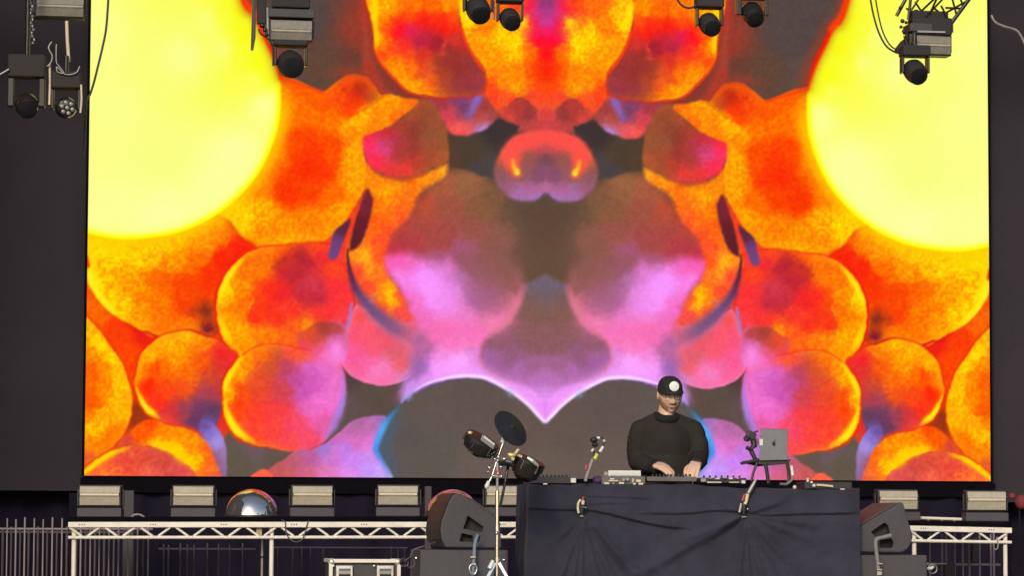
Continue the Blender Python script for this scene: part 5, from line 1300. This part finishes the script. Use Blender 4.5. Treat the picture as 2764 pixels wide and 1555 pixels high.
# the overhead truss that carries them, just above the picture
t = thing('lighting_truss', 'black box truss crossing the stage above the picture', 'truss', (0, HY, zt))
x0, x1 = at(-260, 0, HY).x, at(2950, 0, HY).x
for dy, dz in ((-0.15, 0.03), (0.15, 0.03), (-0.15, 0.33), (0.15, 0.33)):
    MB().tube([(x0, HY + dy, zt + dz), (x1, HY + dy, zt + dz)], 0.025, 10).build('chord', M['black_matt'], t, smooth='auto')
for k in range(24):
    a, b = x0 + (x1 - x0) * k / 24, x0 + (x1 - x0) * (k + 1) / 24
    for dy in (-0.15, 0.15):
        p, q_ = ((a, HY + dy, zt + 0.03), (b, HY + dy, zt + 0.33)) if k % 2 else ((a, HY + dy, zt + 0.33), (b, HY + dy, zt + 0.03))
        MB().tube([p, q_], 0.012, 8).build('brace', M['black_matt'], t, smooth='auto')
for xx in (x0 + 0.4, (x0 + x1) / 2, x1 - 0.4):
    MB().tube([(xx, HY, zt + 0.33), (xx, HY, 7.5)], 0.012, 8).build('hoist_chain', M['mid_grey'], t)

def moving_head(label, cx, cy, R, gap, base_h, half, Y=HY, tilt=0.5, top=None, lens=False, m='black_gloss'):
    """hangs base up: base, two yoke arms, a round head; pixels of the photograph give its place and size"""
    s = px2m(Y)
    c = at(cx, cy, Y)
    t = thing('moving_head_light', label, 'stage light', c, 'moving head lights hanging over the stage')
    r = R * s
    zb = c.z + (R + gap) * s
    hw = half * s
    MB().box((c.x, Y, zb + base_h * s / 2), (2 * hw, 0.16, base_h * s)).build('base', M['black_matt'], t, bevel=0.012)
    aw = max(0.012, hw - r - 0.004)
    for k in (-1, 1):
        x = c.x + k * (hw - aw / 2)
        MB().prism([(x - aw / 2, Y - 0.05, zb), (x + aw / 2, Y - 0.05, zb), (x + aw / 2, Y - 0.05, c.z - 0.02), (x - aw / 2, Y - 0.05, c.z - 0.02)], (0, 0.1, 0)).build('yoke_arm', M['black_gloss'], t, bevel=0.008)
    d = Vector((0.15, -math.cos(tilt), -math.sin(tilt))).normalized()
    head = MB().lathe(c, d, [(r * 0.3, -r * 1.12), (r * 0.72, -r * 0.95), (r * 0.96, -r * 0.5), (r, 0.0), (r * 0.97, r * 0.45), (r * 0.88, r * 0.8), (r * 0.82, r * 0.98)], 32).build('head', M[m], t, smooth='auto')
    MB().lathe(c + d * r * 1.0, d, [(r * 0.8, 0.0), (r * 0.8, 0.012), (r * 0.6, 0.018), (0.003, 0.02)], 28).build('lens', M['lens_glass'], head, smooth='auto')
    if lens:
        e = d.orthogonal().normalized()
        f_ = d.cross(e)
        for k in range(7):
            o_ = Vector() if k == 0 else (e * math.cos(k * math.pi / 3) + f_ * math.sin(k * math.pi / 3)) * r * 0.5
            MB().lathe(c + d * (r * 1.0 + 0.018) + o_, d, [(r * 0.2, 0), (r * 0.18, 0.008), (r * 0.05, 0.012)], 14).build('lens_cell', M['mid_grey'], head, smooth='auto')
    z1 = zt + 0.02 if top is None else at(cx, top, Y).z
    if z1 > zb + base_h * s + 0.02:
        MB().tube([(c.x, Y, zb + base_h * s), (c.x, Y, z1)], 0.02, 10).build('hanging_pipe', M['black_gloss'], t, smooth='auto')
    return t

moving_head('large moving head light at the far left of the hanging lights', 71, 282, 31, 40, 62, 50, Y=2.9, tilt=0.6)
moving_head('moving head light with a cellular front lens, left of the video wall edge', 177, 290, 29, 20, 46, 40, Y=2.8, tilt=0.15, top=150, lens=True)
moving_head('moving head light below the hanging strobe right of the left sun', 784, 172, 36, 10, 16, 46, tilt=0.4, top=110, m='black_matt')
moving_head('moving head light left in the pair near the top centre', 1290, 24, 33, 12, 40, 40, tilt=0.7, m='black_matt')
moving_head('moving head light right in the pair near the top centre', 1376, 50, 28, 15, 50, 36, tilt=0.6, m='black_matt')
moving_head('moving head light alone at the top right of centre beside a cable loop', 1914, 64, 29, 14, 60, 38, tilt=0.6, m='black_matt')
moving_head('dim moving head light against the dark part of the picture, left of the right sun', 2030, 36, 30, 10, 50, 46, tilt=0.7)
moving_head('moving head light under the strobe in front of the right sun', 2469, 192, 31, 9, 30, 39, Y=3.0, tilt=0.6, top=90, m='black_matt')

def hang_strobe(label, x0, x1, ybot, Y=HY):
    s = px2m(Y)
    W = (x1 - x0) * s
    t = make_strobe(W, 'hanging_strobe', label, 'strobe light', 'strobes hanging over the stage', 'rig_reflector_shaded', 'reflector')
    p = at((x0 + x1) / 2, ybot, Y)
    t.location = (p.x, Y, p.z + 0.088 + W * 0.47)
    t.rotation_euler = (0, math.pi, 0.06)
    MB().tube([(W * 0.3, 0.08, 0.0), (W * 0.3, 0.08, -0.12)], 0.016, 8).build('clamp', M['black'], t)
    MB().box((0, 0.08, -0.06), (W * 0.92, 0.14, 0.09)).build('power_box', M['black_matt'], t, bevel=0.01)
    return t
hang_strobe('hanging strobe at the top left beside the edge of the video wall', 100, 224, 42)
hang_strobe('hanging strobe over the left sun edge and dark gap of the picture', 731, 842, 106)
hang_strobe('hanging strobe in front of the right sun on the video wall', 2458, 2570, 144, 3.1)

# pipes, chains and cables of the rig
def pipe(name, label, cat, pts, r, m, Y=2.85, group='pipes and chains of the hanging rig'):
    t = thing(name, label, cat, at(*pts[0], Y), group)
    MB().tube(catmull([at(x, y, Y) for x, y in pts], 6), r, 10).build('tube', M[m], t, smooth='auto')
    return t
pipe('drop_pipe', 'short bright vertical pipe hanging below the top left strobe', 'pipe', [(180, 56), (182, 110), (186, 166)], 0.013, 'cream')  # cream tint paints the wall's yellow light onto these three pipes
pipe('drop_pipe', 'thin upright pipe between the two left moving heads', 'pipe', [(134, 172), (135, 220), (133, 282)], 0.009, 'cream', 2.75)
pipe('drop_pipe', 'thin upright pipe right of the cellular moving head', 'pipe', [(219, 228), (220, 268), (217, 304)], 0.008, 'cream', 2.7)
t = thing('hoist_chain', 'chain hanging above the large left moving head', 'chain', at(84, 60, 2.9), 'pipes and chains of the hanging rig')
for k in range(16):
    MB().box(at(82 + 3 * math.sin(k * 1.9) + k * 0.5, -20 + k * 9, 2.9), (0.012 + 0.006 * (k % 2), 0.014, 0.02), Euler((0, 0, 0.8 * (k % 2)))).build('link', M['mid_grey'], t, bevel=0.003)
pipe('hanging_cable', 'black cable sagging over the left sun to the edge of the video wall', 'cable', [(300, -160), (294, -40), (291, 20), (286, 80), (276, 130), (264, 180), (254, 220), (244, 252), (234, 280), (226, 420)], 0.0085, 'black', 3.4, 'cables hanging from the rig')
pipe('hanging_cable', 'dark cable looping beside the moving head right of the top centre', 'cable', [(1815, -60), (1828, -4), (1848, 18), (1872, 18), (1884, 0)], 0.008, 'black', 3.2, 'cables hanging from the rig')
pipe('hanging_cable', 'outer cable loop left of the lights in front of the right sun', 'cable', [(2342, -80), (2350, 0), (2366, 70), (2388, 118), (2412, 138), (2428, 138)], 0.0075, 'black', 3.15, 'cables hanging from the rig')
pipe('hanging_cable', 'inner cable loop left of the lights in front of the right sun', 'cable', [(2356, -80), (2364, 0), (2380, 76), (2400, 118), (2420, 134)], 0.006, 'black', 3.2, 'cables hanging from the rig')
pipe('hanging_cable', 'cable catching light at the top right edge of the picture', 'cable', [(2676, 40), (2686, 58), (2710, 70), (2742, 80), (2756, 96), (2768, 122)], 0.010, 'mid_grey', 3.0, 'cables hanging from the rig')
pipe('hanging_cable', 'short cable end at the left edge beside the large moving head', 'cable', [(-30, 212), (0, 200), (24, 186)], 0.008, 'mid_grey', 2.8, 'cables hanging from the rig')
pipe('hanging_cable', 'tangled cable between the two left moving heads', 'cable', [(140, 112), (131, 128), (141, 150), (137, 168), (128, 178)], 0.006, 'mid_grey', 2.72, 'cables hanging from the rig')
pipe('hanging_cable', 'small cable loops above the cellular moving head', 'cable', [(152, 118), (152, 165), (160, 178), (172, 196), (156, 194), (154, 180), (176, 200), (205, 196), (215, 178)], 0.005, 'mid_grey', 2.7, 'cables hanging from the rig')
# bracket beside the strobe over the left sun
t = thing('rig_bracket', 'flat bracket with knobs and a cable left of the strobe over the left sun edge', 'bracket', at(690, 60, HY), 'brackets of the hanging rig')
MB().prism([at(683, -60, HY), at(692, -60, HY), at(690, 100, HY), (at(684, 134, HY)), (at(677, 134, HY))], (0, 0.05, 0)).build('plate', M['black_gloss'], t, bevel=0.003)
MB().tube([at(722, 20, HY), at(724, 102, HY)], 0.010, 8).build('edge_pipe', M['mid_grey'], t, smooth='auto')
MB().box(at(706, 30, HY + 0.05), (0.07, 0.05, 0.20)).build('box', M['black_matt'], t, bevel=0.008)
for x, y, r_ in ((708, 68, 0.022), (715, 80, 0.02), (720, 92, 0.016)):
    MB().ball(at(x, y, HY - 0.02), (r_, r_, r_), 12).build('knob', M['black_gloss'], t, smooth=True)
MB().tube(catmull([at(698, 78, HY), at(704, 90, HY), (at(716, 98, HY)), at(730, 112, HY), at(738, 140, HY)], 5), 0.007, 8).build('cable', M['black'], t, smooth='auto')
MB().tube([at(740, 112, HY), at(739, 178, HY)], 0.012, 8).build('arm', M['black_gloss'], t, smooth='auto')
t = thing('rig_bracket', 'narrow bracket at the left of the pair of lights near the top centre', 'bracket', at(1256, 0, HY), 'brackets of the hanging rig')
MB().prism([at(1250, -80, HY), at(1262, -80, HY), at(1262, 26, HY), at(1250, 24, HY)], (0, 0.05, 0)).build('plate', M['black_matt'], t, bevel=0.003)
MB().tube([at(1332, 0, HY), at(1333, 52, HY)], 0.009, 8).build('pin', M['mid_grey'], t, smooth='auto')
# the lattice end in front of the right sun
t = thing('truss_end', 'fan shaped lattice of dark tubes above the strobe in front of the right sun', 'truss', at(2510, 40, 3.1), 'brackets of the hanging rig')
LQ = lambda x, y, d=0.0: at(x, y, 3.1 + d)
for a, b, r_ in (((2420, 42), (2470, -50), 0.014), ((2566, 64), (2650, -50), 0.016), ((2452, 52), (2462, -40), 0.012), ((2452, 52), (2568, 56), 0.016)):
    MB().tube([LQ(*a), LQ(*b)], r_, 8).build('chord', M['black_gloss'], t, smooth='auto')
for k, (a, b) in enumerate((((2455, 34), (2480, -4)), ((2470, 4), (2490, 34)), ((2486, 30), (2528, -10)), ((2500, 44), (2556, -16)), ((2530, -8), (2510, 36)), ((2535, 44), (2606, 4)), ((2540, 14), (2560, 52)), ((2552, 20), (2592, 22)), ((2570, -6), (2582, 40)), ((2520, 20), (2548, 44)), ((2590, -12), (2600, 18)), ((2447, 22), (2470, 40)))):
    MB().tube([LQ(*a, 0.08 * (k % 3)), LQ(*b, 0.08 * (k % 2))], 0.0085, 8).build('brace', M['black_gloss'], t, smooth='auto')
MB().box(LQ(2510, 74, 0.06), (112 * hs, 0.16, 48 * hs)).build('motor_box', M['black_matt'], t, bevel=0.01)
MB().box(LQ(2514, 85, -0.03), (78 * hs, 0.01, 5 * hs)).build('slot_plate', M['mid_grey'], t)
MB().tube([LQ(2442, 96, -0.04), LQ(2450, 120, -0.04), LQ(2455, 148, -0.04)], 0.014, 8).build('side_pipe', M['black_gloss'], t, smooth='auto')
MB().prism([LQ(2436, 108), LQ(2452, 96), LQ(2456, 150), LQ(2420, 138), LQ(2421, 128)], (0, 0.08, 0)).build('side_plate', M['black_matt'], t, bevel=0.004)
for k, (x, y) in enumerate(((2430, 20), (2436, 56), (2432, 72), (2440, 84), (2446, 60))):
    MB().ball(LQ(x, y, -0.02), (0.014 + 0.004 * (k % 2),) * 3, 10).build('shackle', M['black_gloss'], t, smooth=True)

# ------------------------------------------------------------------ the performer
def fuse(mb, name, voxel, m, parent=None, smooth_it=6, fac=0.5):
    o = mb.build(name, m, parent)
    md = o.modifiers.new('r', 'REMESH')
    md.mode = 'VOXEL'
    md.voxel_size = voxel
    md.adaptivity = 0.0
    md2 = o.modifiers.new('s', 'SMOOTH')
    md2.factor, md2.iterations = fac, smooth_it
    bpy.context.view_layer.update()
    dg = bpy.context.evaluated_depsgraph_get()
    me = bpy.data.meshes.new_from_object(o.evaluated_get(dg))
    o.modifiers.clear()
    old = o.data
    o.data = me
    bpy.data.meshes.remove(old)
    me.name = name
    me.materials.clear()
    me.materials.append(m)
    for p in me.polygons:
        p.use_smooth = True
    return o

def limb(mb, pts, rs, n=16, sub=5):
    P = catmull(pts, sub)
    R = list(np.interp(np.linspace(0, len(pts) - 1, len(P)), range(len(pts)), rs))
    mb.tube(P, R, n)
    for p, r in ((P[0], R[0]), (P[-1], R[-1])):
        mb.ball(p, r * 0.98, n)

PY = 0.78
A_ = lambda x, y, d=0.0: at(x, y, PY + d)
feet_x = A_(1800, 1200).x
person = thing('person', 'person in black sweater, glasses and black cap with white badge, hands on the mixer', 'person', (feet_x, PY, 0))

HC = A_(1808, 1069, -0.01)                       # centre of the head
HR = (Matrix.Rotation(math.radians(5), 3, 'Z') @ Matrix.Rotation(math.radians(17), 3, 'X') @ Matrix.Rotation(math.radians(-3), 3, 'Y'))
HS = 1.0
def hp(x, y, z):
    return HC + HR @ (Vector((x, y, z)) * HS)

def head_surface(nu=64, nv=44, grow=0.0):
    vs = []
    for i in range(nv + 1):
        th = math.pi * i / nv
        for k in range(nu):
            ph = 2 * math.pi * k / nu
            d = Vector((math.sin(th) * math.cos(ph), math.sin(th) * math.sin(ph), math.cos(th)))
            x, y, z = d.x * 0.080, d.y * 0.099, d.z * 0.122
            if z < 0:
                f = (-z / 0.122)
                x *= 1 - 0.20 * f ** 1.4
                y = y * (1 - 0.16 * f) - 0.012 * f if y < 0 else y * (1 - 0.42 * f)
            g = lambda cx, cz, sx, sz: math.exp(-((x - cx) / sx) ** 2 - ((z - cz) / sz) ** 2)
            if y < 0:
                o = 0.0
                o += 0.027 * g(0, -0.020, 0.013, 0.014) + 0.017 * g(0, 0.004, 0.0095, 0.022)      # nose
                o += 0.008 * (g(0.014, -0.025, 0.009, 0.009) + g(-0.014, -0.025, 0.009, 0.009))
                o -= 0.012 * (g(0.032, 0.018, 0.020, 0.013) + g(-0.032, 0.018, 0.020, 0.013))      # eye sockets
                o += 0.008 * (g(0.030, 0.040, 0.026, 0.010) + g(-0.030, 0.040, 0.026, 0.010))      # brows
                o += 0.007 * (g(0.046, -0.012, 0.018, 0.018) + g(-0.046, -0.012, 0.018, 0.018))    # cheeks
                o += 0.008 * g(0, -0.056, 0.026, 0.008) - 0.006 * g(0, -0.047, 0.022, 0.004) - 0.005 * g(0, -0.063, 0.03, 0.004) + 0.006 * g(0, -0.070, 0.018, 0.006)
                o += 0.013 * g(0, -0.096, 0.026, 0.018)                                           # chin
                y -= o
            n = Vector((d.x / 0.080, d.y / 0.099, d.z / 0.122)).normalized()
            vs.append(Vector((x, y, z)) + n * grow)
    fs = []
    for i in range(nv):
        for k in range(nu):
            fs.append((i * nu + k, (i + 1) * nu + k, (i + 1) * nu + (k + 1) % nu, i * nu + (k + 1) % nu))
    return vs, fs

body = MB()
hv, hf = head_surface()
body.add([hp(*v) for v in hv], hf)
for s in (-1, 1):                                                       # ears
    body.ball(hp(s * 0.080, 0.012, 0.004), (0.012, 0.020, 0.033), 16, HR @ Matrix.Rotation(s * 0.35, 3, 'Z'))
neck0, neck1 = hp(0, 0.030, -0.055), A_(1795, 1142, 0.03)
limb(body, [neck0, (neck0 + neck1) / 2, neck1], [0.060, 0.062, 0.075])
sh = {-1: A_(1730, 1164, 0.02), 1: A_(1868, 1162, 0.02)}
el = {-1: A_(1722, 1246, 0.02), 1: A_(1885, 1238, 0.0)}
wr = {-1: A_(1770, 1262, -0.26), 1: A_(1880, 1253, -0.30)}
chest, belly, hip = A_(1797, 1195, 0.03), A_(1797, 1290, 0.02), A_(1797, 1360, 0.04)
body.ball(chest, (0.185, 0.115, 0.20), 28)
body.ball(belly, (0.175, 0.13, 0.22), 28)
body.ball(hip, (0.17, 0.115, 0.15), 28)
body.ball(A_(1797, 1158, 0.03), (0.14, 0.075, 0.05), 24)
for s in (-1, 1):
    limb(body, [sh[s], (sh[s] + el[s]) / 2, el[s]], [0.062, 0.056, 0.048])
    limb(body, [el[s], el[s].lerp(wr[s], 0.4), wr[s]], [0.048, 0.045, 0.031])
    kx = feet_x + s * 0.10
    limb(body, [Vector((kx * 1.0, PY + 0.03, 0.98)), Vector((kx, PY, 0.52)), Vector((kx + s * 0.02, PY + 0.03, 0.08))], [0.088, 0.06, 0.045])
    limb(body, [Vector((kx + s * 0.02, PY + 0.04, 0.05)), Vector((kx + s * 0.05, PY - 0.16, 0.035))], [0.045, 0.038])
# hands over the mixer
def hand(w, to, side, curl):
    d = (to - w).normalized()
    up = Vector((0, -0.45, 0.9))
    lat = d.cross(up).normalized()
    up = lat.cross(d).normalized()
    if lat.x < 0:
        lat = -lat
    L = 0.098
    kn = []
    for k in range(4):
        o_ = (k - 1.5) * 0.0215
        a = w + lat * o_ * 0.75
        b_ = w + d * (L - 0.008 * abs(k - 1.2)) + lat * o_ + up * 0.006 * (1.5 - abs(k - 1.5))
        limb(body, [a, a.lerp(b_, 0.5) + up * 0.007, b_], [0.0165, 0.0165, 0.0125], 12, 4)
        kn.append(b_)
    for k in range(4):
        fl = (0.072, 0.082, 0.078, 0.062)[k]
        spread = (k - 1.5) * 0.10
        b0 = kn[k]
        d1 = (d + lat * spread - up * curl * 0.8).normalized()
        d2 = (d * 0.75 + lat * spread - up * curl * 1.7).normalized()
        d3 = (d * 0.5 + lat * spread - up * curl * 2.2).normalized()
        p1 = b0 + d1 * fl * 0.45
        p2 = p1 + d2 * fl * 0.32
        p3 = p2 + d3 * fl * 0.26
        limb(body, [b0, p1, p2, p3], [0.0112, 0.0102, 0.0092, 0.0078], 12, 4)
    th0 = w + d * 0.028 + lat * side * 0.030
    limb(body, [th0, th0 + d * 0.026 + lat * side * 0.022 - up * 0.006, th0 + d * 0.056 + lat * side * 0.026 - up * 0.018, th0 + d * 0.078 + lat * side * 0.018 - up * 0.026], [0.017, 0.014, 0.0115, 0.009], 12, 4)
hand(A_(1772, 1256, -0.34), A_(1824, 1280, -0.42), 1, 0.55)
hand(A_(1878, 1252, -0.36), A_(1866, 1286, -0.44), -1, 0.5)
bo = fuse(body, 'body', 0.0048, M['skin'], person, smooth_it=3)

# clothes
sw = MB()
sw.ball(chest + Vector((0, 0, -0.01)), (0.200, 0.145, 0.19), 32)
sw.ball(belly, (0.205, 0.160, 0.24), 32)
sw.ball(hip + Vector((0, 0, 0.08)), (0.200, 0.142, 0.16), 32)
limb(sw, [A_(1732, 1162, 0.02), A_(1797, 1141, 0.04), A_(1866, 1160, 0.02)], [0.072, 0.086, 0.072], 24)
for s in (-1, 1):
    mid = sh[s].lerp(el[s], 0.5) + Vector((s * 0.012, 0, 0))
    limb(sw, [sh[s], mid, el[s]], [0.080, 0.079, 0.070], 22)
    limb(sw, [el[s], el[s].lerp(wr[s], 0.45) + Vector((0, 0, -0.006)), wr[s]], [0.070, 0.063, 0.046], 22)
so = fuse(sw, 'sweater', 0.009, M['sweater'], person, smooth_it=7)
# creases where the sleeves and the front bunch
me_ = so.data
nv_ = len(me_.vertices)
cov = np.empty(nv_ * 3, np.float32)
me_.vertices.foreach_get('co', cov)
cov = cov.reshape(-1, 3)
nov = np.empty(nv_ * 3, np.float32)
me_.vertices.foreach_get('normal', nov)
nov = nov.reshape(-1, 3)
arm = np.clip((np.abs(cov[:, 0]) - 0.17) / 0.05, 0, 1)
w1 = fbm(cov[:, 0] * 900 + cov[:, 2] * 500 + 3000, cov[:, 2] * 1300 - cov[:, 0] * 600 + 3000, 60, 3)
w2 = fbm(cov[:, 0] * 700 + 5000, cov[:, 2] * 500 + 5000, 90, 3)
cov += nov * (0.003 * arm * (1 - np.abs(w1) * 3) + 0.007 * (1 - arm) * w2)[:, None]
me_.vertices.foreach_set('co', cov.ravel())
me_.update()
MB().tube(catmull([A_(1799, 1126, 0.0) + Vector((0.070 * math.cos(a), 0.02 + 0.075 * math.sin(a), 0.018 * math.sin(a))) for a in np.linspace(0, 2 * math.pi, 17)], 3), 0.030, 12).build('collar', M['collar'], person, smooth=True)
for s in (-1, 1):
    d = (wr[s] - el[s]).normalized()
    MB().lathe(wr[s] - d * 0.01, d, [(0.047, -0.035), (0.050, -0.01), (0.048, 0.03), (0.040, 0.036)], 24).build('cuff', M['collar'], person, smooth='auto')
tr = MB()
tr.ball(Vector((feet_x, PY + 0.04, 0.98)), (0.19, 0.13, 0.14), 24)
for s in (-1, 1):
    kx = feet_x + s * 0.10
    limb(tr, [Vector((kx, PY + 0.03, 0.96)), Vector((kx, PY, 0.52)), Vector((kx + s * 0.02, PY + 0.03, 0.1))], [0.105, 0.08, 0.068], 20)
fuse(tr, 'trousers', 0.014, M['trousers'], person)
for s in (-1, 1):
    kx = feet_x + s * 0.12
    MB().ball((kx + s * 0.02, PY - 0.05, 0.045), (0.05, 0.14, 0.045), 16).build('shoe', M['black'], person, smooth=True)

# stubble: a thin shell over the jaw
sv, sf = head_surface(grow=0.0026)
keep = []
for f in sf:
    c = sum((sv[i] for i in f), Vector()) / 4
    jaw = c.z < -0.030 - 0.055 * max(0, 1 - abs(c.x) / 0.062) and c.y < 0.055 and abs(c.z) < 0.118
    moust = abs(c.x) < 0.030 and -0.046 < c.z < -0.037 and c.y < -0.06
    side = c.z < 0.0 and abs(c.x) > 0.060 and -0.045 < c.y < 0.02
    if (jaw and abs(c.x) > 0.030 and c.z > -0.108) or moust or side:
        keep.append(f)
MB().add([hp(*v) for v in sv], keep).build('beard', M['beard'], person, smooth=True)
# lips, eyes, glasses
MB().tube(catmull([hp(-0.022, -0.088, -0.057), hp(-0.010, -0.101, -0.0545), hp(0, -0.1035, -0.0555), hp(0.010, -0.101, -0.0545), hp(0.022, -0.088, -0.057)], 4), [0.0015] + [0.0042] * 15 + [0.0015], 8).build('lips', M['lips'], person, smooth=True)
for s in (-1, 1):
    e = MB().ball(hp(s * 0.032, -0.074, 0.017), 0.0115, 16).build('eye', M['eye_white'], person, smooth=True)
    MB().ball(hp(s * 0.032 + 0.001, -0.0835, 0.0125), (0.0045, 0.003, 0.0045), 12).build('iris', M['dark_eye'], e, smooth=True)
    MB().tube(catmull([hp(s * 0.014, -0.092, 0.041), hp(s * 0.030, -0.094, 0.046), hp(s * 0.050, -0.080, 0.041)], 4), 0.0042, 8).build('eyebrow', M['beard'], person, smooth=True)
gl = MB()
for s in (-1, 1):
    gl.tube([hp(s * 0.033 + 0.024 * math.cos(a), -0.099 + 0.012 * abs(math.cos(a)) * (1 if s * math.cos(a) > 0 else 0.2), 0.014 + 0.019 * math.sin(a)) for a in np.linspace(0, 2 * math.pi, 22)], 0.0017, 6)
    gl.tube([hp(s * 0.057, -0.088, 0.018), hp(s * 0.078, -0.03, 0.018), hp(s * 0.084, 0.015, 0.014)], 0.0017, 6)
gl.tube([hp(-0.009, -0.101, 0.018), hp(0, -0.104, 0.021), hp(0.009, -0.101, 0.018)], 0.0017, 6)
gl.build('glasses', M['mid_grey'], person, smooth=True)
# cap with its brim and badge
cp = MB()
nu, nv = 40, 12
vs = []
for i in range(nv + 1):
    th = (math.pi / 2) * i / nv
    for k in range(nu):
        ph = 2 * math.pi * k / nu
        fr_ = max(0, -math.sin(ph))
        zz = 0.058 + 0.078 * math.cos(th) ** 0.85
        vs.append(hp(0.086 * math.sin(th) ** 0.75 * math.cos(ph), 0.107 * math.sin(th) ** 0.75 * math.sin(ph), zz - (0.012 * (1 - fr_) * math.sin(th) ** 3)))
fs = [(i * nu + k, (i + 1) * nu + k, (i + 1) * nu + (k + 1) % nu, i * nu + (k + 1) % nu) for i in range(nv) for k in range(nu)]
cap = cp.add(vs, fs).build('cap', M['cap'], person, smooth=True)
br = MB()
top, bot = [], []
for k in range(21):
    a = math.pi + math.pi * k / 20
    for lst, dz in ((top, 0.006), (bot, 0.0)):
        x, y = math.cos(a), math.sin(a)
        droop = -0.020 * (x * x) + 0.0
        lst.append((hp(0.083 * x, 0.098 * y - 0.004, 0.058 + dz + droop * 0.3), hp(0.086 * x, 0.098 * y - 0.062 * max(0.0, -y) ** 0.6, 0.055 + dz + droop - 0.004)))
vv = [p for pr in top for p in pr] + [p for pr in bot for p in pr]
ff = []
m_ = len(top)
for k in range(m_ - 1):
    ff.append((2 * k, 2 * k + 1, 2 * k + 3, 2 * k + 2))
    o2 = 2 * m_
    ff.append((o2 + 2 * k, o2 + 2 * k + 2, o2 + 2 * k + 3, o2 + 2 * k + 1))
    ff.append((2 * k + 1, o2 + 2 * k + 1, o2 + 2 * k + 3, 2 * k + 3))
br.add(vv, ff).build('brim', M['cap'], cap, smooth=True)
bd = (HR @ Vector((0, -1, 0.34))).normalized()
bc = hp(0.004, -0.1010, 0.094)
MB().lathe(bc, bd, [(0.0345, -0.004), (0.0345, 0.003), (0.031, 0.005), (0.001, 0.0055)], 32).build('badge', M['patch'], cap, smooth='auto')
MB().ball(hp(0, 0, 0.137), (0.007, 0.007, 0.004), 10).build('button', M['cap'], cap, smooth=True)
MB().tube([hp(-0.084, 0.055, 0.052), hp(-0.089, 0.02, 0.058)], 0.006, 8).build('strap_tab', M['mid_grey'], cap)
